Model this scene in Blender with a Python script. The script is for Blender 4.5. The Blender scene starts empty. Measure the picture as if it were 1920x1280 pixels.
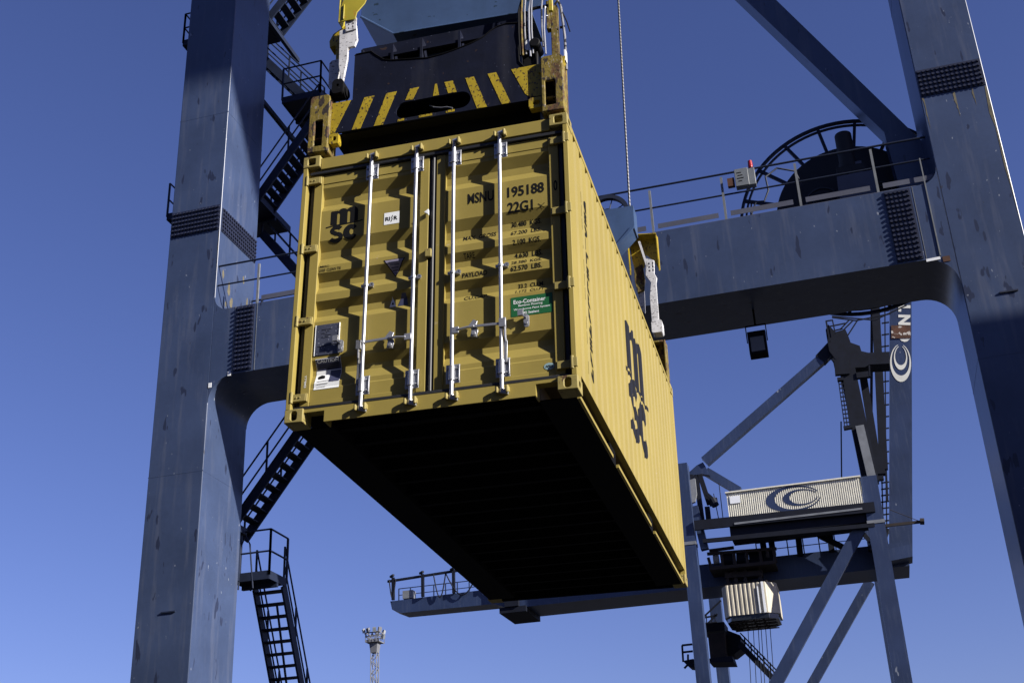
import bpy, bmesh, math, random
from mathutils import Vector, Matrix, Euler
random.seed(7)
PI = math.pi
scene = bpy.context.scene
C = scene.collection

# ------------------------------------------------------------------ camera
F_PX = 2286.4
RW = Matrix(((0.9585311, 0.2821441, -0.04016), (-0.1544804, 0.395977, -0.9051729), (-0.2394868, 0.8738403, 0.423142)))
CAM = Vector((0, 0, 1.7))
cd = bpy.data.cameras.new('camera'); cam = bpy.data.objects.new('camera', cd); C.objects.link(cam)
cd.sensor_width = 36; cd.lens = 36 * F_PX / 1920; cd.clip_end = 3000; cd.clip_start = 0.05
rm = Matrix((RW[0], -RW[1], -RW[2])).transposed()
cam.matrix_world = Matrix.Translation(CAM) @ rm.to_4x4()
scene.camera = cam

# ------------------------------------------------------------------ sky, sun, exposure
SUN = Vector((3.3, -1.0, 1.63)).normalized()
world = bpy.data.worlds.new('World'); scene.world = world; world.use_nodes = True
nt = world.node_tree
for n in list(nt.nodes): nt.nodes.remove(n)
sky = nt.nodes.new('ShaderNodeTexSky'); sky.sky_type = 'NISHITA'; sky.sun_disc = False
sky.sun_elevation = math.asin(SUN.z); sky.sun_rotation = math.atan2(SUN.x, SUN.y)
sky.air_density = 1.0; sky.dust_density = 0.5; sky.ozone_density = 2.2; sky.altitude = 0
hs = nt.nodes.new('ShaderNodeMix'); hs.data_type = 'RGBA'; hs.blend_type = 'MULTIPLY'; hs.inputs[0].default_value = 1.0; hs.inputs[7].default_value = (0.79, 0.765, 1.24, 1)   # the deep violet-blue of this sky
bg = nt.nodes.new('ShaderNodeBackground'); bg.inputs['Strength'].default_value = 0.050
ow = nt.nodes.new('ShaderNodeOutputWorld')
nt.links.new(sky.outputs[0], hs.inputs[6]); nt.links.new(hs.outputs[2], bg.inputs[0]); nt.links.new(bg.outputs[0], ow.inputs[0])
sd = bpy.data.lights.new('sun', 'SUN'); sun = bpy.data.objects.new('sun', sd); C.objects.link(sun)
sd.energy = 5.0; sd.angle = math.radians(0.53); sd.color = (1.0, 0.945, 0.86)
sun.rotation_euler = SUN.to_track_quat('Z', 'Y').to_euler()
scene.view_settings.view_transform = 'Standard'; scene.view_settings.look = 'None'
scene.view_settings.exposure = 1.0; scene.view_settings.gamma = 1.0

# ------------------------------------------------------------------ measuring helpers (a pixel of the photo to a point on a real plane)
def w(u, v, Y):
    d = Vector(((u - 960), (v - 640), F_PX)); r = RW.transposed() @ d
    p = CAM + r * (Y / r.y); return p
def V(*a): return Vector(a)

# ------------------------------------------------------------------ materials
K_WHITE = 0.8
def material(name, base, rough=0.5, metal=0.0, var=0.18, vscale=1.3, streak=0.0, scol=(0.03, 0.03, 0.03), chips=(), rust=None, bump=0.0, bscale=30, spec=0.5):
    """base paint + large tone variation + vertical run-off streaks + chips [(colour, scale xyz, threshold)] + rust (threshold, scale)"""
    m = bpy.data.materials.new(name); m.use_nodes = True; t = m.node_tree; N = t.nodes; L = t.links
    if metal < .6 and 'white' not in name and 'cream' not in name: base = tuple(c * 0.47 for c in base)
    b = N['Principled BSDF']; b.inputs['Roughness'].default_value = rough; b.inputs['Metallic'].default_value = metal
    b.inputs['Specular IOR Level'].default_value = spec
    tc = N.new('ShaderNodeTexCoord')
    def noise(scale, xyz=(1, 1, 1), detail=4, rg=0.55, off=0.0):
        mp = N.new('ShaderNodeMapping'); mp.inputs['Scale'].default_value = xyz; mp.inputs['Location'].default_value = (off, off * 1.7, off * 0.6)
        L.new(tc.outputs['Object'], mp.inputs[0])
        n = N.new('ShaderNodeTexNoise'); n.inputs['Scale'].default_value = scale; n.inputs['Detail'].default_value = detail; n.inputs['Roughness'].default_value = rg
        L.new(mp.outputs[0], n.inputs['Vector']); return n.outputs['Fac']
    def ramp(fac, a, bb):
        r = N.new('ShaderNodeMapRange'); r.inputs['From Min'].default_value = a; r.inputs['From Max'].default_value = bb; r.clamp = True
        L.new(fac, r.inputs['Value']); return r.outputs['Result']
    def mix(fac, c1, c2, mode='MIX'):
        x = N.new('ShaderNodeMix'); x.data_type = 'RGBA'; x.blend_type = mode
        L.new(fac, x.inputs[0]) if not isinstance(fac, float) else setattr(x.inputs[0], 'default_value', fac)
        for i, c in ((6, c1), (7, c2)):
            if isinstance(c, tuple): x.inputs[i].default_value = (*c, 1)
            else: L.new(c, x.inputs[i])
        return x.outputs[2]
    lo = tuple(c * (1 - var) for c in base); hi = tuple(min(1, c * (1 + var)) for c in base)
    col = mix(ramp(noise(vscale), 0.3, 0.7), lo, hi)
    fine = noise(vscale * 14, detail=3, off=3.1)
    col = mix(ramp(fine, 0.35, 0.75), col, mix(1.0, col, (1 - var * .5,) * 3, 'MULTIPLY'))
    if streak > 0:
        s = ramp(noise(5.0, (1, 1, 0.09), 5, 0.6, 7.3), 0.52, 0.8)
        mu = N.new('ShaderNodeMath'); mu.operation = 'MULTIPLY'; mu.inputs[1].default_value = streak; L.new(s, mu.inputs[0])
        col = mix(mu.outputs[0], col, scol)
    for i, (cc, sc, th) in enumerate(chips):
        f = ramp(noise(1.0, sc, 2, 0.5, 11.0 + 5 * i), th, th + 0.02)
        col = mix(f, col, cc)
    if rust:
        th, sc = rust
        f1 = ramp(noise(sc, (1, 1, 0.6), 8, 0.68, 21.0), th, th + 0.09)
        rc = mix(ramp(noise(sc * 6, detail=4, off=2), 0.35, 0.65), (0.025, 0.012, 0.007), (0.11, 0.050, 0.018))
        col = mix(f1, col, rc)
        rr = N.new('ShaderNodeMapRange'); rr.inputs['To Min'].default_value = rough; rr.inputs['To Max'].default_value = 0.9; L.new(f1, rr.inputs['Value']); L.new(rr.outputs[0], b.inputs['Roughness'])
        if metal > 0:
            rr = N.new('ShaderNodeMapRange'); rr.inputs['To Min'].default_value = metal; rr.inputs['To Max'].default_value = 0.0; L.new(f1, rr.inputs['Value']); L.new(rr.outputs[0], b.inputs['Metallic'])
    L.new(col, b.inputs['Base Color'])
    if bump > 0:
        bp = N.new('ShaderNodeBump'); bp.inputs['Strength'].default_value = bump; bp.inputs['Distance'].default_value = 0.01
        L.new(noise(bscale, detail=4, off=1.0), bp.inputs['Height']); L.new(bp.outputs[0], b.inputs['Normal'])
    return m

YEL = (0.560, 0.438, 0.108)
M = {}
M['cyel'] = material('container paint', YEL, 0.55, spec=0.3, var=0.07, vscale=0.9, streak=0.22, scol=(0.20, 0.14, 0.05), chips=[((0.12, 0.07, 0.03), (22, 22, 22), 0.80), ((0.30, 0.24, 0.12), (9, 9, 14), 0.76)], bump=0.05, bscale=9)
M['cyelw'] = material('worn container paint', (0.55, 0.45, 0.15), 0.6, spec=0.25, var=0.12, vscale=6, streak=0.3, scol=(0.12, 0.08, 0.04), chips=[((0.09, 0.05, 0.03), (26, 26, 26), 0.66), ((0.35, 0.30, 0.22), (40, 40, 40), 0.72)], bump=0.1)
M['under'] = material('black floor coating and rail shade', (0.005, 0.005, 0.006), 0.85, var=0.3, spec=0.1)
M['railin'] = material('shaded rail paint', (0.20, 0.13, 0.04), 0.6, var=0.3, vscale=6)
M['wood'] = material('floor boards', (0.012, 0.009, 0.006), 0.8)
M['black'] = material('black marking', (0.010, 0.011, 0.014), 0.85, spec=0.15, var=0.1, chips=[((0.30, 0.22, 0.08), (60, 60, 60), 0.80)])
M['navyink'] = material('navy marking', (0.020, 0.022, 0.036), 0.85, var=0.15, spec=0.15)
M['gasket'] = material('rubber gasket', (0.03, 0.032, 0.038), 0.55, var=0.3)
M['steel'] = material('galvanised steel', (0.42, 0.43, 0.46), 0.42, metal=0.75, var=0.12, vscale=8, chips=[((0.25, 0.2, 0.15), (40, 40, 12), 0.74)])
M['steeld'] = material('greasy steel', (0.30, 0.30, 0.31), 0.45, metal=0.7, var=0.25, vscale=10, chips=[((0.04, 0.04, 0.04), (18, 18, 18), 0.6)])
M['white'] = material('white sticker', (0.72, 0.74, 0.76), 0.5, var=0.06, chips=[((0.5, 0.5, 0.5), (30, 30, 30), 0.7)])
M['bluest'] = material('blue sticker ink', (0.10, 0.11, 0.22), 0.5, var=0.1)
M['green'] = material('green sticker', (0.015, 0.20, 0.06), 0.5, var=0.06)
M['plate'] = material('aluminium data plate', (0.20, 0.22, 0.32), 0.35, metal=0.5, var=0.15, vscale=12, chips=[((0.4, 0.42, 0.5), (60, 60, 60), 0.66)])
M['tristk'] = material('faded lilac sticker', (0.50, 0.46, 0.62), 0.5, var=0.1)
M['ltblue'] = material('pale blue sticker', (0.45, 0.68, 0.75), 0.5, var=0.05)
M['syel'] = material('spreader yellow', (0.72, 0.52, 0.02), 0.55, var=0.15, vscale=8, chips=[((0.05, 0.03, 0.01), (45, 45, 30), 0.60)], rust=(0.60, 9), bump=0.15)
M['srust'] = material('rusty worn spreader steel', (0.34, 0.25, 0.03), 0.75, var=0.3, vscale=6, chips=[((0.24, 0.20, 0.15), (50, 50, 22), 0.64), ((0.02, 0.013, 0.01), (22, 22, 10), 0.58)], rust=(0.50, 9), bump=0.5, bscale=40)
M['snavy'] = material('scratched navy paint', (0.011, 0.015, 0.040), 0.7, spec=0.12, var=0.25, vscale=4, streak=0.3, scol=(0.06, 0.06, 0.07), chips=[((0.10, 0.11, 0.16), (55, 55, 30), 0.74), ((0.03, 0.02, 0.02), (16, 16, 16), 0.70)], bump=0.12)
M['sblack'] = material('black greasy steel and beam shade', (0.005, 0.005, 0.007), 0.65, var=0.3, spec=0.2, chips=[((0.3, 0.3, 0.3), (30, 30, 30), 0.76)])
M['hblue'] = material('headblock blue', (0.085, 0.155, 0.33), 0.45, var=0.15, vscale=2, streak=0.25, scol=(0.02, 0.04, 0.07), chips=[((0.015, 0.03, 0.05), (14, 14, 14), 0.70)])
M['gyel'] = material('bright flipper yellow', (0.72, 0.60, 0.05), 0.45, var=0.1, vscale=5, chips=[((0.35, 0.22, 0.02), (20, 20, 20), 0.68)])
M['wworn'] = material('worn white arm', (0.55, 0.55, 0.57), 0.5, var=0.2, vscale=8, chips=[((0.12, 0.11, 0.12), (40, 40, 60), 0.62)])
CRB = (0.082, 0.120, 0.238)
crch = [((0.020, 0.026, 0.052), (6, 6, 1.7), 0.675), ((0.20, 0.22, 0.27), (14, 14, 7), 0.735), ((0.035, 0.04, 0.06), (9, 9, 4), 0.77)]
M['crane'] = material('weathered blue-grey crane paint', CRB, 0.34, spec=0.6, var=0.16, vscale=0.8, streak=0.5, scol=(0.12, 0.13, 0.17), chips=crch, bump=0.06, bscale=4)
M['cranel'] = material('dark blue rail paint', (0.020, 0.032, 0.075), 0.6, spec=0.3, var=0.2, vscale=3)
M['bolts'] = material('dark blue bolted plate', (0.030, 0.038, 0.085), 0.45, var=0.2, vscale=4)
M['edge'] = material('rust-run seam', (0.24, 0.21, 0.13), 0.8, var=0.35, vscale=3)
M['galv'] = material('grey painted handrail post', (0.30, 0.32, 0.34), 0.5, var=0.15, vscale=6)
M['toe'] = material('grey toe board', (0.15, 0.16, 0.22), 0.5, var=0.15)
M['fcrane'] = material('far crane blue paint', (0.040, 0.068, 0.165), 0.42, var=0.18, vscale=0.35, streak=0.3, scol=(0.10, 0.12, 0.17), chips=[((0.16, 0.18, 0.22), (1.2, 1.2, 0.6), 0.74)])
M['fdark'] = material('far crane dark steel', (0.010, 0.014, 0.030), 0.7, spec=0.2, var=0.25)
M['flight'] = material('far crane faded grey paint', (0.33, 0.35, 0.38), 0.5, var=0.2, vscale=1.0, rust=(0.66, 1.5))
M['fwhite'] = material('off-white lettering paint', (0.62, 0.62, 0.56), 0.5, var=0.08)
M['sheet'] = material('cream corrugated sheet', (0.66, 0.64, 0.54), 0.55, var=0.08, streak=0.3, scol=(0.2, 0.18, 0.15))
M['cab'] = material('stained cream cabin panels', (0.42, 0.385, 0.30), 0.6, var=0.15, streak=0.9, scol=(0.10, 0.08, 0.06), vscale=0.8)
M['frust'] = material('brown trolley steel', (0.030, 0.018, 0.015), 0.8, var=0.4, vscale=2)
M['redl'] = material('red beacon plastic', (0.65, 0.02, 0.03), 0.3, var=0.05)
M['greybox'] = material('grey enamelled cabinet', (0.30, 0.33, 0.36), 0.45, var=0.1, vscale=6, chips=[((0.05, 0.05, 0.06), (20, 20, 20), 0.72)])
M['drum'] = material('dark cable drum', (0.010, 0.011, 0.014), 0.7, var=0.3)
M['glass'] = material('dark tinted glass', (0.03, 0.035, 0.04), 0.15, var=0.1)
M['lampglass'] = material('dusty lamp glass', (0.30, 0.30, 0.28), 0.3, var=0.1)
M['mastw'] = material('grey mast steel', (0.30, 0.31, 0.34), 0.6, var=0.2, vscale=2)
M['brown'] = material('rust stain', (0.16, 0.06, 0.03), 0.85, var=0.4, vscale=1.5, chips=[((0.45, 0.42, 0.38), (2.2, 2.2, 2.2), 0.60)])
M['ground'] = material('asphalt', (0.032, 0.032, 0.034), 0.9, var=0.25, vscale=0.1)
M['stackred'] = material('red-brown container paint', (0.16, 0.035, 0.02), 0.55, var=0.15)
M['stackblue'] = material('blue container paint', (0.03, 0.07, 0.18), 0.55, var=0.15)
# rope: twisted strands
def rope_mat():
    m = bpy.data.materials.new('wire rope'); m.use_nodes = True; N = m.node_tree.nodes; L = m.node_tree.links; b = N['Principled BSDF']
    tc = N.new('ShaderNodeTexCoord'); wv = N.new('ShaderNodeTexWave'); wv.bands_direction = 'DIAGONAL'; wv.inputs['Scale'].default_value = 9.0; wv.inputs['Distortion'].default_value = 0.6
    L.new(tc.outputs['Object'], wv.inputs[0]); cr = N.new('ShaderNodeValToRGB'); cr.color_ramp.elements[0].color = (0.02, 0.02, 0.02, 1); cr.color_ramp.elements[1].color = (0.11, 0.11, 0.12, 1)
    cr.color_ramp.elements[0].position = 0.3; cr.color_ramp.elements[1].position = 0.7
    L.new(wv.outputs['Fac'], cr.inputs[0]); L.new(cr.outputs[0], b.inputs['Base Color']); b.inputs['Roughness'].default_value = 0.45; b.inputs['Metallic'].default_value = 0.4
    return m
M['rope'] = rope_mat()

# ------------------------------------------------------------------ mesh builder
class MB:
    def __init__(s): s.bm = bmesh.new()
    def hexa(s, p):
        v = [s.bm.verts.new(q) for q in p]
        for f in ((0, 3, 2, 1), (4, 5, 6, 7), (0, 1, 5, 4), (1, 2, 6, 5), (2, 3, 7, 6), (3, 0, 4, 7)): s.bm.faces.new([v[i] for i in f])
        return s
    def box(s, x0, x1, y0, y1, z0, z1):
        return s.hexa([V(x, y, z) for z in (z0, z1) for x, y in ((x0, y0), (x1, y0), (x1, y1), (x0, y1))])
    def bar(s, p0, p1, a, b, up=None):
        """square-section member from p0 to p1; b is measured along 'up', a across it"""
        p0, p1 = Vector(p0), Vector(p1); d = (p1 - p0)
        if d.length < 1e-6: return s
        d.normalize(); u = Vector(up) if up is not None else (V(0, 0, 1) if abs(d.z) < 0.9 else V(0, 1, 0))
        sd_ = d.cross(u).normalized(); u = sd_.cross(d).normalized()
        q = []
        for p in (p0, p1):
            for i, j in ((-1, -1), (1, -1), (1, 1), (-1, 1)): q.append(p + sd_ * i * a / 2 + u * j * b / 2)
        return s.hexa(q)
    def tube(s, p0, p1, r, n=10, r2=None, caps=True):
        p0, p1 = Vector(p0), Vector(p1); d = (p1 - p0).normalized(); r2 = r if r2 is None else r2
        u = d.orthogonal().normalized(); v = d.cross(u)
        A = [s.bm.verts.new(p0 + (u * math.cos(2 * PI * k / n) + v * math.sin(2 * PI * k / n)) * r) for k in range(n)]
        B = [s.bm.verts.new(p1 + (u * math.cos(2 * PI * k / n) + v * math.sin(2 * PI * k / n)) * r2) for k in range(n)]
        for k in range(n): s.bm.faces.new((A[k], A[(k + 1) % n], B[(k + 1) % n], B[k]))
        if caps: s.bm.faces.new(A[::-1]); s.bm.faces.new(B)
        return s
    def path(s, pts, r, n=8):
        pts = [Vector(p) for p in pts]; rings = []
        u = (pts[1] - pts[0]).orthogonal().normalized()
        for i, p in enumerate(pts):
            d = (pts[min(i + 1, len(pts) - 1)] - pts[max(i - 1, 0)]).normalized()
            u = (u - d * u.dot(d)).normalized(); v = d.cross(u)
            rings.append([s.bm.verts.new(p + (u * math.cos(2 * PI * k / n) + v * math.sin(2 * PI * k / n)) * r) for k in range(n)])
        for a, b in zip(rings, rings[1:]):
            for k in range(n): s.bm.faces.new((a[k], a[(k + 1) % n], b[(k + 1) % n], b[k]))
        s.bm.faces.new(rings[0][::-1]); s.bm.faces.new(rings[-1]); return s
    def ring(s, c, axis, r0, r1, th, n=48, a0=0, a1=2 * PI):
        """flat annulus of thickness th about axis"""
        axis = Vector(axis).normalized(); u = V(1, 0, 0) if abs(axis.x) < .9 else V(0, 1, 0); u = (u - axis * u.dot(axis)).normalized(); v = axis.cross(u); c = Vector(c)
        full = abs(a1 - a0 - 2 * PI) < 1e-4; m = n if full else n + 1; R = []
        for k in range(m):
            t = a0 + (a1 - a0) * k / n; e = u * math.cos(t) + v * math.sin(t)
            R.append([s.bm.verts.new(c + e * r + axis * h) for r, h in ((r0, -th / 2), (r1, -th / 2), (r1, th / 2), (r0, th / 2))])
        for k in range(n):
            a, b = R[k], R[(k + 1) % m]
            for i in range(4): s.bm.faces.new((a[i], a[(i + 1) % 4], b[(i + 1) % 4], b[i]))
        return s
    def prism(s, pts, f0, f1, holes=()):
        """outline (with holes) in 2-D; f0 and f1 map (a, b) to the two end planes"""
        loops = [list(pts)] + [list(h) for h in holes]
        if not holes:
            A = [s.bm.verts.new(f0(*p)) for p in pts]; B = [s.bm.verts.new(f1(*p)) for p in pts]
            s.bm.faces.new(A); s.bm.faces.new(B[::-1])
            for k in range(len(pts)): s.bm.faces.new((A[k], A[(k + 1) % len(pts)], B[(k + 1) % len(pts)], B[k]))
            return s
        t = bmesh.new(); E = []
        for lp in loops:
            vs = [t.verts.new((p[0], p[1], 0)) for p in lp]
            for k in range(len(vs)): E.append(t.edges.new((vs[k], vs[(k + 1) % len(vs)])))
        bmesh.ops.triangle_fill(t, edges=E, use_beauty=True)
        t.verts.index_update(); va = [s.bm.verts.new(f0(v.co.x, v.co.y)) for v in t.verts]; vb = [s.bm.verts.new(f1(v.co.x, v.co.y)) for v in t.verts]
        for f in t.faces:
            ii = [v.index for v in f.verts]; s.bm.faces.new([va[i] for i in ii]); s.bm.faces.new([vb[i] for i in reversed(ii)])
        k0 = 0
        for lp in loops:
            n = len(lp)
            for k in range(n): a, b = k0 + k, k0 + (k + 1) % n; s.bm.faces.new((va[a], va[b], vb[b], vb[a]))
            k0 += n
        t.free(); return s
    def build(s, name, mat, parent=None, bevel=0.0, smooth=True, label=None):
        bmesh.ops.recalc_face_normals(s.bm, faces=s.bm.faces)
        me = bpy.data.meshes.new(name); s.bm.to_mesh(me); s.bm.free()
        if smooth:
            me.polygons.foreach_set('use_smooth', [True] * len(me.polygons)); me.set_sharp_from_angle(angle=math.radians(32))
        me.materials.append(M[mat] if isinstance(mat, str) else mat)
        o = bpy.data.objects.new(name, me); C.objects.link(o)
        if parent is not None:
            o.parent = parent
            if 'off' in parent: o.location = -Vector(parent['off'])
        if bevel > 0:
            b = o.modifiers.new('bevel', 'BEVEL'); b.width = bevel; b.segments = 2; b.limit_method = 'ANGLE'; b.angle_limit = math.radians(50)
        if label: o['label'] = label
        return o
def thing(name, label, cat, loc=(0, 0, 0), mat=None, group=None):
    o = bpy.data.objects.new(name, None); C.objects.link(o); o.empty_display_size = 0.3
    if mat is not None: o.matrix_world = mat
    else: o.location = loc
    if Vector(loc).length > 0 and mat is None: o['off'] = list(loc)
    o['label'] = label; o['category'] = cat
    if group: o['group'] = group
    return o
def stadium(x0, x1, z0, z1, n=8, r=None):
    """rounded rectangle outline, counter-clockwise"""
    r = min(x1 - x0, z1 - z0) / 2 * 0.999 if r is None else r; P = []
    for cx, cz, a in ((x1 - r, z1 - r, 0), (x0 + r, z1 - r, PI / 2), (x0 + r, z0 + r, PI), (x1 - r, z0 + r, 1.5 * PI)):
        for k in range(n + 1): t = a + PI / 2 * k / n; P.append((cx + r * math.cos(t), cz + r * math.sin(t)))
    return P
def xz(y): return lambda a, b: V(a, y, b)
def yz(x): return lambda a, b: V(x, a, b)
def xy(z): return lambda a, b: V(a, b, z)

# flat markings draped over a corrugated face ---------------------------------
def drape(mb2d, fmap, bu=(), bv=()):
    bm = mb2d.bm
    for arr, ax in ((bu, 0), (bv, 1)):
        for b in arr:
            co = [0, 0, 0]; no = [0, 0, 0]; co[ax] = b; no[ax] = 1
            bmesh.ops.bisect_plane(bm, geom=bm.verts[:] + bm.edges[:] + bm.faces[:], dist=1e-6, plane_co=co, plane_no=no)
    for v in bm.verts: v.co = fmap(v.co.x, v.co.y)
    return mb2d
def text2d(s, x0, x1, z0, z1, bold=0.0, mb=None, shear=0.0):
    cu = bpy.data.curves.new('t', 'FONT'); cu.body = s; cu.offset = bold; cu.fill_mode = 'FRONT'; cu.resolution_u = 3; cu.shear = shear
    o = bpy.data.objects.new('t', cu); C.objects.link(o); dg = bpy.context.evaluated_depsgraph_get(); dg.update()
    me = bpy.data.meshes.new_from_object(o.evaluated_get(dg)); xs = [v.co.x for v in me.vertices]; zs = [v.co.y for v in me.vertices]
    a, b, c, d = min(xs), max(xs), min(zs), max(zs); mb = mb or MB(); vs = []
    for v in me.vertices: vs.append(mb.bm.verts.new((x0 + (v.co.x - a) / (b - a) * (x1 - x0), z0 + (v.co.y - c) / (d - c) * (z1 - z0), 0)))
    for p in me.polygons:
        try: mb.bm.faces.new([vs[i] for i in p.vertices])
        except ValueError: pass
    bpy.data.objects.remove(o); bpy.data.curves.remove(cu); bpy.data.meshes.remove(me)
    return mb
def poly2d(mb, P):
    mb.bm.faces.new([mb.bm.verts.new((p[0], p[1], 0)) for p in P]); return mb
def ribbon2d(mb, pts, wd):
    L_, R_ = [], []
    for i, p in enumerate(pts):
        a = Vector(pts[max(i - 1, 0)]); b = Vector(pts[min(i + 1, len(pts) - 1)]); d = (b - a).normalized(); n = Vector((-d.y, d.x)); q = Vector(p); h = (wd[i] if isinstance(wd, (list, tuple)) else wd) / 2
        L_.append(mb.bm.verts.new((*(q + n * h), 0))); R_.append(mb.bm.verts.new((*(q - n * h), 0)))
    for i in range(len(pts) - 1): mb.bm.faces.new((L_[i], R_[i], R_[i + 1], L_[i + 1]))
    return mb
def logo2d(x0, x1, z0, z1):
    """two-storey mark: heavy m over heavy s c, with an underline swash"""
    mb = MB(); W = x1 - x0; H = z1 - z0
    def T(P): return [(x0 + p[0] * W, z0 + p[1] * H) for p in P]
    def arc(cx, cz, rx, rz, a0, a1, n=8): return [(cx + rx * math.cos(math.radians(a0 + (a1 - a0) * k / n)), cz + rz * math.sin(math.radians(a0 + (a1 - a0) * k / n))) for k in range(n + 1)]
    m = [(0.13, 0.52), (0.13, 0.93), (0.33, 0.93)] + arc(0.47, 0.83, 0.15, 0.15, 150, 40) + arc(0.75, 0.84, 0.165, 0.16, 140, 0) + [(0.915, 0.53), (0.70, 0.53)] + arc(0.655, 0.82, 0.045, 0.05, 0, 180, 6)[::1] + [(0.61, 0.51), (0.40, 0.51)] + arc(0.355, 0.80, 0.045, 0.05, 0, 180, 6) + [(0.31, 0.50)]
    poly2d(mb, T(m))
    ribbon2d(mb, T([(0.0, 0.455), (0.13, 0.475), (0.4, 0.49), (0.7, 0.50), (0.92, 0.505), (1.06, 0.53)]), [0.035 * H] * 6)
    s_ = arc(0.32, 0.335, 0.13, 0.085, 25, 270, 12)[:-1] + arc(0.30, 0.125, 0.155, 0.10, 88, -160, 14)
    ribbon2d(mb, T([(p[0], p[1]) for p in s_]), [0.112 * H] * len(s_))
    c_ = arc(0.74, 0.225, 0.135, 0.16, 35, 325, 18)
    ribbon2d(mb, T(c_), [0.120 * H + 0.05 * H * math.sin(PI * k / 18) for k in range(19)])
    return mb

# ================================================================== GROUND
g = MB(); g.box(-900, 900, -500, 1500, -0.5, 0.0); o = g.build('ground', 'ground'); o['kind'] = 'structure'

# ================================================================== THE HANGING CONTAINER (local frame: x across the doors, y along, z up)
CM = Matrix(((0.9995924, -0.0207156, 0.0196455, -4.2362), (0.0201219, 0.9993488, 0.0299507, 8.3616079), (-0.0202532, -0.0295432, 0.9993583, 5.3465251), (0, 0, 0, 1)))
W_, L_C, H_ = 2.438, 6.058, 2.591
box = thing('shipping_container', 'yellow corrugated shipping container with steel lock rods on its doors, hanging from the spreader', 'shipping container', mat=CM)
def casting(x0, x1, y0, y1, z0, z1, top):
    """corner casting with oval openings in its end and side faces"""
    mb = MB(); t = 0.028; fy = 1 if y0 < 3 else -1; fx = 1 if x0 > 1 else -1
    cx, cz, cy = (x0 + x1) / 2, (z0 + z1) / 2, (y0 + y1) / 2
    hx, hz = (0.033, 0.040)
    if top: hole = stadium(cx - 0.036, cx + 0.036, cz - 0.036, cz + 0.036, 5, 0.016)
    else: hole = stadium(cx - 0.027, cx + 0.027, cz - 0.042, cz + 0.042, 6)
    hs_ = stadium(cy - 0.040, cy + 0.040, cz - 0.026, cz + 0.026, 6)
    ya, yb = (y0, y0 + t) if fy > 0 else (y1 - t, y1)
    mb.prism([(x0, z0), (x1, z0), (x1, z1), (x0, z1)], xz(ya), xz(yb), [hole])
    xa, xb = (x1 - t, x1) if fx > 0 else (x0, x0 + t)
    yi0, yi1 = (yb, y1) if fy > 0 else (y0, ya)
    mb.prism([(yi0, z0), (yi1, z0), (yi1, z1), (yi0, z1)], yz(xa), yz(xb), [[(min(max(p[0], yi0 + 0.004), yi1 - 0.004), p[1]) for p in hs_]])
    xc, xd = (x0, xa) if fx > 0 else (xb, x1)
    mb.box(xc, xd, yi0, yi1, z0, z0 + t); mb.box(xc, xd, yi0, yi1, z1 - t, z1)
    xe = (x0, x0 + 0.02) if fx > 0 else (x1 - 0.02, x1)
    mb.box(xe[0], xe[1], yi0, yi1, z0 + t, z1 - t)
    yo = (y1 - 0.02, y1) if fy > 0 else (y0, y0 + 0.02)
    mb.box(min(xe[1], xa) if fx > 0 else xb, xa if fx > 0 else xe[0], yo[0], yo[1], z0 + t, z1 - t)
    return mb.build('corner_casting', 'cyelw', box, bevel=0.006)
for (xa, xb) in ((0, 0.162), (W_ - 0.162, W_)):
    for (ya, yb) in ((0, 0.178), (L_C - 0.178, L_C)):
        casting(xa, xb, ya, yb, 0, 0.118, False); casting(xa, xb, ya, yb, H_ - 0.118, H_, True)
# corner posts
for x0, x1 in ((0.004, 0.046), (W_ - 0.046, W_ - 0.004)):
    MB().box(x0, x1, 0.004, 0.16, 0.118, H_ - 0.118).build('corner_post', 'cyel', box, bevel=0.004)
for x0, x1 in ((0.004, 0.07), (W_ - 0.07, W_ - 0.004)):
    MB().box(x0, x1, L_C - 0.10, L_C - 0.004, 0.118, H_ - 0.118).build('corner_post', 'cyel', box, bevel=0.006)
# header and sill
MB().box(0.162, W_ - 0.162, 0.028, 0.16, 2.452, 2.572).box(0.046, 0.162, 0.05, 0.16, 2.40, 2.473).box(W_ - .162, W_ - .046, 0.05, 0.16, 2.40, 2.473).box(0.162, W_ - 0.162, 0.075, 0.16, 2.38, 2.452).build('door_header', 'cyel', box, bevel=0.004)
sill = MB()
sill.prism([(0.162, 0.085), (0.162, 0.112), (2.276, 0.112), (2.276, 0.085), (2.10, 0.085), (2.10, -0.012), (0.34, -0.012), (0.34, 0.085)], xz(0.022), xz(0.034))
sill.box(0.162, 2.276, 0.034, 0.15, 0.10, 0.112); sill.box(0.34, 0.352, 0.034, 0.15, -0.012, 0.0995); sill.box(2.088, 2.10, 0.034, 0.15, -0.012, 0.0995)
sill.box(0.046, 0.162, 0.05, 0.15, 0.118, 0.14); sill.box(2.276, 2.392, 0.05, 0.15, 0.118, 0.14)
sill.build('door_sill', 'cyel', box)
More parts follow.
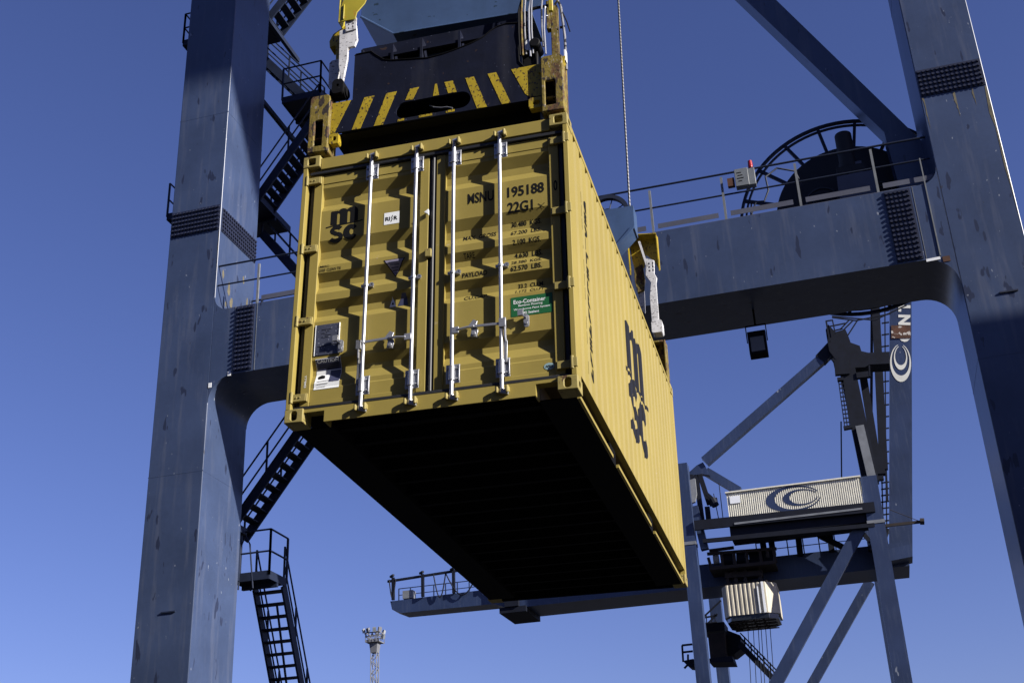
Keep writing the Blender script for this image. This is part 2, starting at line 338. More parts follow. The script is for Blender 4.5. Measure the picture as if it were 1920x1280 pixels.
# doors -------------------------------------------------------------
PAN, GR = 0.057, 0.099
ZB = [0.150, 0.300, 0.312, 0.353, 0.440, 0.490, 0.562, 0.920, 0.988, 1.050, 1.117, 1.190, 1.267, 1.320, 1.393, 1.458, 1.550, 1.620, 1.714, 2.018, 2.095, 2.165, 2.260, 2.400]
YB = [PAN, PAN, PAN + .004, PAN + .004, GR, GR, PAN, PAN, GR, GR, PAN, PAN, GR, GR, PAN, PAN, GR, GR, PAN, PAN, GR, GR, PAN, PAN]
YB[2] = PAN + .006; YB[3] = PAN + .006
def ydoor(z):
    for i in range(len(ZB) - 1):
        if z <= ZB[i + 1]: t = (z - ZB[i]) / (ZB[i + 1] - ZB[i]); return YB[i] + (YB[i + 1] - YB[i]) * max(0, t)
    return YB[-1]
def on_door(x, z): return V(x, ydoor(z) - 0.0022, z)
doors = []
for k, (a, b) in enumerate(((0.105, 1.185), (1.253, 2.335))):
    mb = MB(); P = [(YB[i], ZB[i]) for i in range(len(ZB))]; P += [(p[0] + 0.004, p[1]) for p in reversed(P)]
    mb.prism(P, yz(a + 0.08), yz(b - 0.08))
    d = mb.build('door', 'cyel', box, smooth=False); doors.append(d)
    fr = MB()
    for x0, x1 in ((a, a + 0.08), (b - 0.08, b)): fr.box(x0, x1, 0.047, 0.101, 0.152, 2.398)
    fr.box(a + 0.08, b - 0.08, 0.052, 0.10, 2.30, 2.398); fr.box(a + 0.08, b - 0.08, 0.052, 0.10, 0.152, 0.19)
    f = fr.build('door_frame', 'cyel', d, bevel=0.004)
# gaskets
for a, b in ((0.07, 0.101), (2.339, 2.37)): MB().box(a, b, 0.066, 0.10, 0.13, 2.43).build('door_gasket', 'gasket', box)
gs = MB(); gs.box(0.06, 2.38, 0.030, 0.070, 2.404, 2.436); gs.build('door_gasket', 'gasket', box, bevel=0.006)
gs = MB(); gs.box(0.06, 2.38, 0.030, 0.070, 0.116, 0.146); gs.build('door_gasket', 'gasket', box, bevel=0.006)
gs = MB(); gs.box(1.190, 1.248, 0.062, 0.10, 0.15, 2.40); gs.tube((1.226, 0.052, 0.15), (1.226, 0.052, 2.40), 0.014); gs.build('door_gasket', 'gasket', box)
MB().box(0.1, 2.34, 0.105, 0.115, 0.14, 2.40).build('inner_bulkhead', 'under', box)
# hinges
for side in (0, 1):
    for z in (0.225, 0.928, 1.635, 2.338):
        mb = MB()
        if side == 0:
            mb.hexa([V(0.0, 0.010, z - .038), V(0.05, 0.000, z - .038), V(0.05, 0.05, z - .038), V(0.0, 0.05, z - .038), V(0.0, 0.010, z + .038), V(0.05, 0.0, z + .038), V(0.05, 0.05, z + .038), V(0.0, 0.05, z + .038)])
            mb.box(0.05, 0.165, 0.020, 0.047, z - .033, z + .033); mb.box(0.165, 0.176, 0.024, 0.047, z - .036, z + .036)
            mb.tube((0.045, 0.012, z - .05), (0.045, 0.012, z + .05), 0.014)
            mb.tube((0.085, 0.014, z), (0.085, 0.02, z), 0.008); mb.tube((0.115, 0.014, z), (0.115, 0.02, z), 0.008)
        else:
            mb.box(W_ - 0.165, W_ - 0.048, 0.026, 0.047, z - .033, z + .033); mb.box(W_ - 0.176, W_ - 0.165, 0.030, 0.047, z - .036, z + .036)
            mb.tube((W_ - 0.040, 0.010, z - .055), (W_ - 0.040, 0.010, z + .055), 0.016); mb.box(W_ - 0.034, W_ + 0.002, -0.002, 0.02, z - .04, z + .04)
        mb.build('hinge', 'cyelw', box, bevel=0.003)
# locking rods
RY = 0.020
handles = {0: ('down', 0.615), 1: ('left', 0.640), 2: ('right', 0.640), 3: ('down', 0.640)}
for i, x in enumerate((0.652, 1.073, 1.417, 1.829)):
    rod = MB(); rod.tube((x, RY, 0.075), (x, RY, 2.475), 0.0165, 16)
    rod = rod.build('lock_rod', 'steel', box)
    for z0, z1 in ((0.195, 0.335), (2.265, 2.395)):
        b = MB(); b.box(x - 0.050, x + 0.066, 0.028, 0.036, z0 - .012, z1 + .012); b.box(x + 0.058, x + 0.067, 0.014, 0.028, z0, z1)
        b.ring((x, RY, (z0 + z1) / 2), (0, 0, 1), 0.0175, 0.025, (z1 - z0) * 0.86, 16)
        for sx in (-1, 1):
            for zz in (z0 + 0.025, z1 - 0.025): b.tube((x + sx * 0.038, 0.018, zz), (x + sx * 0.038, 0.03, zz), 0.009, 6)
        b.build('rod_bracket', 'steel', rod, bevel=0.002)
    b = MB(); zg = 1.185 + (0.01 if i in (1,) else 0)
    b.ring((x, RY, zg), (0, 0, 1), 0.017, 0.024, 0.022, 16); b.box(x - 0.045, x + 0.062, 0.022, 0.030, zg - .013, zg + .013); b.box(x - 0.03, x + 0.055, 0.03, PAN, zg - .012, zg + .012)
    b.ring((x + 0.052, 0.020, zg), (0, 1, 0), 0.008, 0.020, 0.010, 12); b.build('rod_guide', 'steel', rod)
    # cam ends and the keepers welded to header and sill
    for zc, sg in ((2.485, 1), (0.062, -1)):
        b = MB(); b.tube((x, RY, zc - sg * .02), (x, RY, zc + sg * .022), 0.021, 10); b.bar((x - .008, RY - .01, zc + sg * .012), (x + .055, RY - .004, zc + sg * .030), 0.022, 0.03, (0, 1, 0))
        b.tube((x + 0.03, RY - 0.022, zc + sg * 0.016), (x + 0.03, RY + 0.01, zc + sg * 0.016), 0.013, 8)
        b.build('rod_cam', 'steel', rod, bevel=0.002)
        b = MB(); b.box(x - .045, x - .022, -0.006, 0.03, zc - .022, zc + .018); b.box(x + .040, x + .064, -0.008, 0.03, zc - .020, zc + .024); b.box(x - .045, x + .064, 0.016, 0.03, zc + sg * .018 - .004, zc + sg * .018 + .010); b.tube((x + .05, -.012, zc - .03), (x + .05, -.012, zc + .03), .014, 7); b.tube((x - .034, -.008, zc - .025), (x - .034, -.008, zc + .025), .012, 7)
        b.build('cam_keeper', 'cyelw', box, bevel=0.004)
    kind, hz = handles[i]
    b = MB()
    if kind == 'down':
        s_ = -1 if i == 0 else 1
        b.box(x + s_ * .008 - .022, x + s_ * .042 - .0, -0.006, 0.024, hz - .03, hz + .05) if s_ > 0 else b.box(x - .055, x - .012, -0.006, 0.024, hz - .03, hz + .05)
        px_ = x + s_ * 0.034
        b.path([(px_, 0.004, hz - .03), (px_, 0.010, hz - .12), (px_ + .006, 0.016, hz - .16)], 0.010); b.bar((px_ + .006, 0.016, hz - .15), (px_, 0.016, hz - .34), 0.026, 0.010, (0, 1, 0))
        b.build('rod_handle', 'steeld' if i == 0 else 'steel', rod, bevel=0.002)
        kx = x + (0.205 if i == 3 else -0.205); kz = 0.660
        c = MB(); c.prism(stadium(kx - .022, kx + .022, kz - .065, kz + .05, 4), xz(0.030), xz(0.044)); c.box(kx - .065, kx - .02, 0.004, 0.026, kz + .035, kz + .085); c.tube((kx, 0.018, kz - .03), (kx, 0.036, kz - .03), 0.014, 8); c.bar((kx - .03, .02, kz + .045), (kx + .005, .02, kz + .02), .02, .02)
        c.build('handle_catch', 'steel', box, bevel=0.002)
    else:
        s_ = -1 if kind == 'left' else 1
        b.box(min(x, x + s_ * .06), max(x, x + s_ * .06), 0.0, 0.026, hz - .028, hz + .028)
        b.path([(x + s_ * .05, 0.006, hz), (x + s_ * .13, -0.002, hz + .006), (x + s_ * .19, 0.004, hz + .012)], 0.011); b.bar((x + s_ * .18, 0.006, hz + .012), (x + s_ * .40, 0.006, hz + .004), 0.010, 0.022, (0, 0, 1))
        b.build('rod_handle', 'steel', rod, bevel=0.002)
        kx = x + s_ * 0.185
        c = MB(); c.prism([(kx - .03, hz - .07), (kx + .02, hz - .08), (kx + .035, hz - .03), (kx + .02, hz + .03), (kx + .03, hz + .06), (kx - .005, hz + .08), (kx - .045, hz + .03), (kx - .02, hz - .01)], xz(0.014), xz(0.026))
        c.tube((kx, 0.0, hz - .05), (kx, 0.03, hz - .05), 0.018, 8); c.box(kx - .03, kx + .02, 0.026, PAN, hz - .07, hz - .04); c.build('handle_catch', 'steel', box, bevel=0.002)
# small fittings
MB().box(1.165, 1.225, 0.022, 0.050, 1.375, 1.455).build('door_retainer', 'cyelw', box, bevel=0.008)
MB().prism([(0, 0), (0.035, -0.025), (0.035, 0.025)], lambda a, b: V(1.16 + a, 0.01, 1.815 + b), lambda a, b: V(1.16 + a, 0.036, 1.815 + b)).build('tie_lug', 'white', box)
# markings ----------------------------------------------------------
def mark(name, mb, mat, breaks=True, label=None, lift=0.0):
    drape(mb, lambda x, z: on_door(x, z) + V(0, -lift, 0), (), ZB if breaks else ())
    return mb.build(name, mat, box, smooth=False, label=label)
lg = logo2d(0.238, 0.560, 1.690, 2.025); mark('company_logo', lg, 'black', label='black three-letter company logo on the left door')
T = lambda s, x0, x1, z0, z1, b=0.012, mb=None: text2d(s, x0, x1, z0, z1, b, mb)
mb = T('MSNU', 1.535, 1.765, 1.850, 1.955, 0.018); T('195188', 1.885, 2.205, 1.850, 1.955, 0.025, mb); T('22G1', 1.885, 2.105, 1.695, 1.800, 0.025, mb)
mark('container_number', mb, 'black')
mb = T('0', 2.288, 2.322, 1.840, 1.945, 0.02); drape(mb, lambda x, z: V(x, 0.0450, z)); mb.build('container_number', 'black', box, smooth=False)
mb = MB()
for s, x0, x1, zc, h in (('MAX  GROSS', 1.487, 1.775, 1.535, .050), ('TARE', 1.493, 1.590, 1.355, .044), ('PAYLOAD', 1.490, 1.705, 1.160, .044), ('CU.CAP.', 1.500, 1.705, 0.955, .044),
                         ('30.480  KGS.', 1.905, 2.165, 1.602, .050), ('67.200  LBS.', 1.905, 2.165, 1.510, .050), ('2.100  KGS.', 1.925, 2.165, 1.405, .050), ('4.630  LBS.', 1.930, 2.165, 1.300, .050),
                         ('28.380  KGS.', 1.905, 2.165, 1.222, .038), ('62.570  LBS.', 1.905, 2.170, 1.157, .048), ('33.2  CU.M.', 1.955, 2.175, 1.006, .042), ('1.172  CU.FT.', 1.940, 2.190, 0.945, .036)):
    T(s, x0, x1, zc - h / 2, zc + h / 2, 0.015, mb)
for a, b in (((2.150, 1.70), (2.205, 1.745)), ((2.150, 1.745), (2.20, 1.70))): ribbon2d(mb, [a, b], 0.006)
mark('weight_markings', mb, 'black')
mb = MB(); T('MISC', 0.205, 0.290, 1.445, 1.465, 0.01, mb); T('2108  CLEAN TIE', 0.200, 0.400, 1.402, 1.430, 0.01, mb); mark('stencil_note', mb, 'black')
def decal(name, outline, mat, parts=(), label=None):
    d = mark(name, poly2d(MB(), outline), mat, label=label, lift=0.0)
    for k, (mb, m2) in enumerate(parts):
        drape(mb, lambda x, z: on_door(x, z) + V(0, -0.0012 * (k + 1), 0), (), ZB); mb.build('print', m2, d, smooth=False)
    return d
def rect(x0, x1, z0, z1): return [(x0, z0), (x1, z0), (x1, z1), (x0, z1)]
mb = T('RI', 0.790, 0.833, 1.812, 1.852, 0.03); T('R', 0.868, 0.902, 1.812, 1.852, 0.03, mb); ribbon2d(mb, [(0.858, 1.862), (0.845, 1.836), (0.856, 1.832), (0.842, 1.800)], 0.008)
decal('white_sticker', rect(0.778, 0.918, 1.776, 1.896), 'white', [(mb, 'black')], 'small white square sticker on the left door')
tri = lambda cx, cz, r: [(cx - r, cz + r * .62), (cx, cz - r * .95), (cx + r, cz + r * .62)]
mb = MB()
for k in range(5): ribbon2d(mb, [(0.885 - .05 + k * .009, 1.395 - k * .022), (0.885 + .05 - k * .009, 1.395 - k * .022)], 0.008)
decal('triangle_sticker', tri(0.885, 1.362, 0.098), 'black', [(poly2d(MB(), tri(0.885, 1.364, 0.086)), 'tristk'), (mb, 'bluest')])
decal('triangle_sticker', [(0.84, 0.985), (0.90, 0.985), (0.868, 1.075)], 'white', [(poly2d(MB(), [(0.858, 1.005), (0.882, 1.005), (0.87, 1.035)]), 'black')])
decal('triangle_sticker', [(0.915, 0.985), (1.005, 0.985), (0.99, 1.09), (0.955, 1.09)], 'bluest')
decal('oval_sticker', [(2.205 + .043 * math.cos(t * PI / 12), 0.238 + .030 * math.sin(t * PI / 12)) for t in range(24)], 'ltblue', [(T('APEG', 2.175, 2.235, 0.228, 0.248, 0.02), 'navyink')])
mb = T('Eco-Container', 1.925, 2.190, 0.825, 0.862, 0.015); mb2 = T('Bamboo Flooring', 1.965, 2.165, 0.793, 0.816, 0.012, mb); T('Waterborne Paint System', 1.925, 2.225, 0.760, 0.783, 0.01, mb); T('MS Sealant', 2.00, 2.135, 0.727, 0.749, 0.012, mb)
decal('eco_sticker', rect(1.903, 2.247, 0.712, 0.888), 'green', [(mb, 'white')], 'green sticker with white words')
# consolidated data plate and caution sticker
pl = MB().box(0.208, 0.418, PAN - 0.007, PAN - 0.001, 0.600, 0.885).build('data_plate', 'plate', box, bevel=0.002)
mb = MB()
for k in range(5): ribbon2d(mb, [(0.26 + (k % 2) * .03, 0.835 - k * .018), (0.35 - (k % 3) * .02, 0.835 - k * .018)], 0.004)
ribbon2d(mb, [(0.23, 0.68), (0.40, 0.69)], 0.004); ribbon2d(mb, [(0.30, 0.62), (0.30, 0.68)], 0.003)
for v in mb.bm.verts: v.co = V(v.co.x, PAN - 0.009, v.co.y)
mb.build('print', 'black', pl, smooth=False)
mb = MB(); mb.box(0.204, 0.208, PAN - .010, PAN, 0.60, 0.885); mb.box(0.418, 0.423, PAN - .012, PAN, 0.60, 0.885); mb.build('plate_rim', 'white', pl)
hd = poly2d(MB(), rect(0.222, 0.437, 0.478, 0.565)); tx = T('CAUTION', 0.232, 0.425, 0.535, 0.560, 0.03)
im = poly2d(MB(), rect(0.345, 0.437, 0.355, 0.470)); b1 = poly2d(MB(), [(0.24, 0.42), (0.27, 0.435), (0.30, 0.425), (0.305, 0.40), (0.25, 0.395)]); 
for k in range(3): ribbon2d(b1, [(0.235, 0.520 - .014 * k), (0.42, 0.520 - .014 * k)], 0.005)
for k in range(3): ribbon2d(b1, [(0.24, 0.368 - .028 * k), (0.36 - .02 * k, 0.370 - .028 * k)], 0.004)
decal('caution_sticker', rect(0.218, 0.440, 0.292, 0.570), 'white', [(hd, 'bluest'), (im, 'bluest'), (b1, 'black'), (tx, 'white')], 'white and blue CAUTION sticker')
mb = text2d('EMPTY', 0.0, 0.11, 0, 0.018, 0.01); 
for v in mb.bm.verts: v.co = V(0.135 + v.co.y, 0.0450, 0.32 + v.co.x)
mb.build('stencil_note', 'white', box, smooth=False)
# side walls: vertical corrugation -----------------------------------
PITCH = 0.2525; Y0 = 0.30
def side_profile():
    P = [(0.16, 0.0)]; y = 0.262
    while y < 5.80:
        P += [(y, 0.0), (y + 0.020, 0.036), (y + 0.0855, 0.036), (y + 0.1055, 0.0)]; y += PITCH
    P.append((5.96, 0.0)); return P
SP = side_profile()
def xs(y):
    for a, b in zip(SP, SP[1:]):
        if y <= b[0]: return a[1] + (b[1] - a[1]) * max(0, (y - a[0]) / (b[0] - a[0] + 1e-9))
    return 0
for sgn, X in ((1, W_ - 0.012), (-1, 0.012)):
    mb = MB(); P = [(X - sgn * p[1], p[0]) for p in SP]; P2 = [(p[0] - sgn * 0.003, p[1]) for p in reversed(P)]
    mb.prism(P + P2, xy(0.186), xy(2.535)); mb.build('side_wall', 'cyel', box, smooth=False)
    # top rail, bottom rail (channel open outwards with two pocket cut-outs)
    MB().box(min(X - sgn * .055, X + sgn * .004), max(X - sgn * .055, X + sgn * .004), 0.178, L_C - .178, 2.535, 2.585).build('top_rail', 'cyel', box, bevel=0.003)
    # bottom rail: deep open channel with a lit lower lip, cut for the fork pockets
    f = lambda a, b: (min(X - sgn * a, X - sgn * b), max(X - sgn * a, X - sgn * b))
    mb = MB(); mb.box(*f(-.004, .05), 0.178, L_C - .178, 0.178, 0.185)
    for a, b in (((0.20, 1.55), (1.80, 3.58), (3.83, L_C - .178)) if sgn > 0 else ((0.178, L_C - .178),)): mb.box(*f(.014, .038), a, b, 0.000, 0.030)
    br = mb.build('bottom_rail', 'cyel' if sgn > 0 else 'under', box)  # left rail is yellow too; black here puts its shade into the colour
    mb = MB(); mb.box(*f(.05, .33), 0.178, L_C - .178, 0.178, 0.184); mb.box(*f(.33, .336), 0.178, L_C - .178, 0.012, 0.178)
    mb.build('rail_web', 'railin' if sgn > 0 else 'under', br)  # webs darkened: channel shade is in the colour, black on the left
    MB().box(*f(.038, .336), 0.178, L_C - .178, 0.0, 0.012).build('rail_flange', 'under', br)  # flange black as well, standing for the shade on its underside
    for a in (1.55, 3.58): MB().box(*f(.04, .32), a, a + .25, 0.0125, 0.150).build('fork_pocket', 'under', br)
# markings on the bright side
def on_side(y, z): return V(W_ - 0.012 - xs(y) + 0.003, y, z)
SB = [p[0] for p in SP]
mb = MB(); z = 2.105
for ch in 'MEDITERRANEAN':
    text2d(ch, 0.515 if ch != 'I' else 0.60, 0.715 if ch != 'I' else 0.63, z - 0.116, z, 0.06 if ch not in 'MN' else 0.03, mb); z -= 0.137
for b in (0.600, 0.620): bmesh.ops.bisect_plane(mb.bm, geom=mb.bm.verts[:] + mb.bm.edges[:] + mb.bm.faces[:], dist=1e-6, plane_co=(b, 0, 0), plane_no=(1, 0, 0))
bmesh.ops.delete(mb.bm, geom=[f for f in mb.bm.faces if 0.600 < f.calc_center_median().x < 0.620], context='FACES')   # paint missed the rib flank
drape(mb, on_side, SB, ()); mb.build('side_lettering', 'black', box, smooth=False)
lg = logo2d(2.44, 3.72, 0.68, 1.98)
drape(lg, on_side, SB, ()); lg.build('side_logo', 'navyink', box, smooth=False, label='large dark three-letter logo on the bright side wall')
# roof, front end, floor with cross members
MB().box(0.03, W_ - .03, 0.1, L_C - .05, 2.560, 2.570).build('roof', 'cyel', box)
MB().box(0.05, W_ - .05, L_C - .06, L_C - .03, 0.118, 2.56).build('front_wall', 'cyel', box)
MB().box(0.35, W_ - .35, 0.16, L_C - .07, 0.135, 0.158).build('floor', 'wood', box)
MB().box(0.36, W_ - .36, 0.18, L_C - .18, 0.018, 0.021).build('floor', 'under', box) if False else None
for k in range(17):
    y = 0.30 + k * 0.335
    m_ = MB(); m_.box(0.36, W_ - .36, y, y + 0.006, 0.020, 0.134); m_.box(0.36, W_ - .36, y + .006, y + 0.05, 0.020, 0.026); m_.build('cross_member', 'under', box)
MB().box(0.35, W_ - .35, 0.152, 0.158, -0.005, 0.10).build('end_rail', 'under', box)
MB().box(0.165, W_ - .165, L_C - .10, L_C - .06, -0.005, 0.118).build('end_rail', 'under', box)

# ================================================================== SPREADER (same local frame)
spr = thing('lifting_spreader', 'black and yellow striped container spreader with rusty corner blocks, locked on the container roof', 'spreader', mat=CM)
def sprx(name, mb, mat, **k): return mb.build(name, mat, spr, **k)
for a, b, zt in ((0.022, 0.222, 3.262), (2.216, 2.416, 3.232)):
    for ya, yb in ((0.0, 0.20), (L_C - .20, L_C)):
        m_ = MB(); h = stadium(a + .062 if a < 1 else a + .035, a + .138 if a < 1 else a + .125, 2.70, 2.98 if a < 1 else 2.96, 2, 0.01)
        yf, yg = (ya, ya + .03) if ya < 1 else (yb - .03, yb)
        m_.prism([(a, 2.632), (b, 2.632), (b, zt - .02), (b - .02, zt), (a + .02, zt), (a, zt - .02)], xz(yf), xz(yg), [h])
        yi, yj = (yg, yb) if ya < 1 else (ya, yf)
        m_.box(a, a + .028, yi, yj, 2.632, zt - .02); m_.box(b - .028, b, yi, yj, 2.632, zt - .02); m_.box(a + .028, b - .028, yi, yj, zt - .05, zt - .02); m_.box(a + .028, b - .028, yi, yj, 2.632, 2.66)
        m_.box(a + .028, b - .028, (yi + yj) / 2 + .02, (yi + yj) / 2 + .04, 2.66, zt - .05)
        m_.box(a + .03, b - .05, yi + .02, yi + .09, 2.80, 2.83)
        sprx('corner_block', m_, 'srust', bevel=0.010)
        m_ = MB().tube(((a + b) / 2 - (.0 if a < 1 else 0), (ya + yb) / 2, 2.60), ((a + b) / 2, (ya + yb) / 2, 2.632), 0.035); sprx('twist_lock', m_, 'sblack')
# end beams with oval opening, front and rear
for y0, y1 in ((0.05, 0.42), (L_C - .42, L_C - .05)):
    yf, yg = (y0, y0 + .02) if y0 < 1 else (y1 - .02, y1)
    m_ = MB(); m_.prism([(0.222, 2.845), (2.216, 2.825), (2.216, 3.20), (0.222, 3.185)], xz(yf), xz(yg), [stadium(0.852, 1.558, 2.872, 3.052, 10)])
    yi, yj = (yg, y1) if y0 < 1 else (y0, yf)
    m_.box(0.222, 2.216, yi, yj, 3.165, 3.185)
    u_ = MB(); u_.box(0.224, 2.214, yi, yj, 2.828, 2.838); u_.box(0.35, 2.16, yi + .12, yj, 2.64, 2.827); sprx('beam_underside', u_, 'sblack')  # black parts carry the shade under the navy beam in their colour
    sprx('end_beam', m_, 'snavy')
m_ = MB(); m_.box(0.223, 2.215, 0.30, 0.34, 2.84, 3.16); sprx('beam_web', m_, 'sblack')
# hose seen through the oval opening
m_ = MB(); m_.path([(1.16, .10, 3.0), (1.20, .09, 2.965), (1.27, .085, 2.94), (1.33, .085, 2.935), (1.38, .08, 2.91)], 0.008); sprx('hose', m_, 'steeld')
# painted chevrons
YS = [[(.408, 3.185), (.264, 2.850), (.224, 2.850), (.224, 3.184)], [(.540, 3.186), (.432, 2.845), (.515, 2.844), (.636, 3.187)], [(.755, 3.187), (.645, 2.843), (.730, 2.842), (.855, 3.188)],
      [(.983, 3.189), (.941, 3.070), (1.012, 3.062), (1.070, 3.190)], [(1.222, 3.190), (1.205, 3.058), (1.262, 3.058), (1.240, 3.190)], [(1.310, 3.191), (1.349, 3.059), (1.428, 3.056), (1.392, 3.191)],
      [(1.509, 3.192), (1.619, 2.833), (1.712, 2.832), (1.590, 3.193)], [(1.718, 3.194), (1.846, 2.831), (1.928, 2.830), (1.798, 3.194)], [(1.937, 3.195), (2.060, 2.90), (2.105, 2.855), (2.214, 2.850), (2.214, 3.197)]]
for P in YS:
    m_ = MB(); m_.prism(P, xz(0.0475), xz(0.0495)); sprx('warning_stripe', m_, 'syel', smooth=False)
# yellow flange bits under the opening and at the lugs
for a, b in ((.872, .935), (1.075, 1.20), (1.33, 1.41)): sprx('flange_patch', MB().box(a, b, 0.047, 0.049, 2.846, 2.870), 'syel')
for xa, xb in ((0.222, 0.312), (2.096, 2.216)):
    m_ = MB(); m_.prism(stadium(xa, xb, 2.715, 2.828, 4, .02), xz(0.03), xz(0.10), [stadium(xa + .035, xb - .02, 2.745, 2.795, 5)]); sprx('lug', m_, 'syel')
# navy guard plate above the stripes
PL = [(0.418, 3.186), (0.418, 3.700), (0.435, 3.716), (0.585, 3.716), (0.625, 3.67), (0.715, 3.590), (0.80, 3.565), (1.146, 3.512), (1.30, 3.525), (1.449, 3.556), (1.58, 3.590), (1.673, 3.628), (1.75, 3.69), (1.82, 3.722), (1.90, 3.735), (2.02, 3.715), (2.035, 3.66), (2.005, 3.42), (2.012, 3.27), (2.06, 3.196)]
m_ = MB(); m_.prism(PL, xz(0.055), xz(0.075)); sprx('guard_plate', m_, 'snavy', bevel=0.003)
m_ = MB(); m_.path([(p[0], 0.052, p[1]) for p in PL[1:]], 0.006, 6); sprx('plate_rim', m_, 'sblack')
# main longitudinal beams, cross ribs, upper dark frame
for a, b in ((0.50, 0.80), (1.68, 1.98)): sprx('main_beam', MB().box(a, b, 0.16, L_C - .16, 3.0, 3.58), 'sblack')
m_ = MB(); m_.box(0.43, 2.06, 0.20, 0.30, 3.76, 3.90); m_.box(0.43, 2.06, 0.45, 0.9, 3.55, 3.60)
for x in (0.46, 0.76, 1.05, 1.42, 1.80): m_.box(x, x + .022, 0.10, 0.8, 3.40, 3.80)
m_.box(0.45, 2.03, 0.11, 0.14, 3.675, 3.705); sprx('frame_ribs', m_, 'snavy')
sprx('deck', MB().box(0.45, 2.05, 0.8, 5.2, 3.60, 3.78), 'sblack')
# hoist pedestal
sprx('pedestal', MB().box(0.75, 1.75, 0.95, 5.1, 3.78, 4.30), 'sblack')
# flippers (folded up)
def plate2(name, pts, y0, y1, mat, bevel=0.004, holes=()):
    m_ = MB(); m_.prism(pts, xz(y0), xz(y1), holes); return m_.build(name, mat, flp, bevel=bevel)
flp = sprx('guide_arm', MB().tube((0.20, 0.08, 3.30), (0.345, 0.08, 3.30), 0.062, 16).tube((0.345, 0.08, 3.30), (0.36, 0.08, 3.30), 0.05, 12).prism(stadium(0.235, 0.345, 3.25, 3.41, 5, .04), xz(-0.01), xz(0.10), [stadium(.275, .305, 3.325, 3.355, 5)]), 'sblack')
plate2('arm_plate', [(.305, 3.40), (.27, 3.60), (.262, 3.86), (.255, 4.02), (.30, 4.03), (.425, 4.06), (.445, 3.88), (.42, 3.80), (.355, 3.80), (.355, 3.66), (.325, 3.42)], 0.03, 0.06, 'wworn')
plate2('arm_plate', [(.195, 3.37), (.150, 3.44), (.145, 3.70), (.165, 3.73), (.26, 3.74), (.255, 3.60), (.235, 3.42)], 0.09, 0.13, 'wworn')
plate2('arm_plate', [(.205, 3.73), (.20, 3.86), (.19, 3.92), (.135, 3.90), (.125, 3.98), (.16, 4.06), (.225, 4.10), (.29, 4.14), (.305, 4.02), (.27, 3.86), (.265, 3.73)], 0.10, 0.22, 'syel')
# holed bolt plate
hl = [[(cx + .011 * math.cos(t * PI / 4), cz + .011 * math.sin(t * PI / 4)) for t in range(8)] for cx in (.355, .402) for cz in (4.085, 4.045 + .0, 4.005)]
hl = [[(cx + .009 * math.cos(t * PI / 4), cz + .009 * math.sin(t * PI / 4)) for t in range(8)] for cx in (.352, .398) for cz in (4.02, 4.065, 4.11)]
plate2('arm_plate', [(.325, 3.985), (.432, 3.995), (.43, 4.13), (.325, 4.14)], 0.018, 0.03, 'wworn', 0.0, hl)
plate2('bolt_backing', [(.330, 3.992), (.428, 4.0), (.426, 4.128), (.33, 4.133)], 0.031, 0.034, 'sblack', 0.0)
gf = MB(); G = [(.262, 4.10), (.255, 4.24), (.30, 4.40), (.33, 4.60), (.55, 4.62), (.56, 4.40), (.515, 4.27), (.44, 4.18), (.425, 4.10)]
gf.prism(G, xz(0.0), xz(0.012)); gf.box(.25, .262, 0.0, 0.14, 4.10, 4.42); gf.box(.30, .312, -0.012, 0.0, 4.12, 4.30); gf.build('guide_plate', 'gyel', flp, bevel=0.004)
# rear right flipper
yR = L_C - 0.06
flp = sprx('guide_arm', MB().tube((2.25, yR, 3.46), (2.37, yR, 3.46), 0.055, 14).prism(stadium(2.245, 2.385, 3.36, 3.54, 5, .03), xz(yR - .08), xz(yR + .08)), 'wworn')
plate2('arm_plate', [(2.250, 3.50), (2.345, 3.56), (2.345, 4.10), (2.36, 4.18), (2.33, 4.25), (2.34, 4.45), (2.235, 4.50), (2.21, 4.24), (2.275, 4.12), (2.245, 3.90)], yR - .06, yR - .02, 'wworn', .004, [[(cx + .014 * math.cos(t * PI / 4), cz + .014 * math.sin(t * PI / 4)) for t in range(8)] for cx in (2.262, 2.312) for cz in (4.30, 4.355, 4.41)])
plate2('arm_plate', [(2.06, 4.20), (2.10, 3.80), (2.16, 3.72), (2.17, 4.20)], yR + .02, yR + .06, 'wworn')
plate2('arm_plate', [(2.05, 4.22), (2.055, 4.40), (2.17, 4.45), (2.19, 4.22), (2.17, 4.05), (2.08, 4.02)], yR - .01, yR + .04, 'srust')
gf = MB(); G2 = [(2.005, 4.80), (2.06, 4.885), (2.385, 4.845), (2.40, 4.80), (2.385, 4.36), (2.33, 4.50), (2.22, 4.62), (2.19, 4.43), (2.07, 4.32), (2.03, 4.55)]
gf.prism(G2, xz(yR + .05), xz(yR + .065)); gf.prism([(yR - .12, 4.80), (yR + .05, 4.86), (yR + .05, 4.36), (yR - .02, 4.30)], yz(2.39), yz(2.402)); gf.prism([(yR - .10, 4.74), (yR + .05, 4.80), (yR + .05, 4.33), (yR - .02, 4.30)], yz(1.995), yz(2.007)); gf.prism([(2.06, 4.885), (2.395, 4.850), (2.395, 4.838), (2.06, 4.873)], xz(yR - .1), xz(yR + .05))
gf.build('guide_plate', 'syel', flp)
sprx('guide_web', MB().prism([(2.14, 4.78), (2.17, 4.78), (2.26, 4.36), (2.23, 4.36)], xz(yR - .06), xz(yR - .04)), 'wworn')
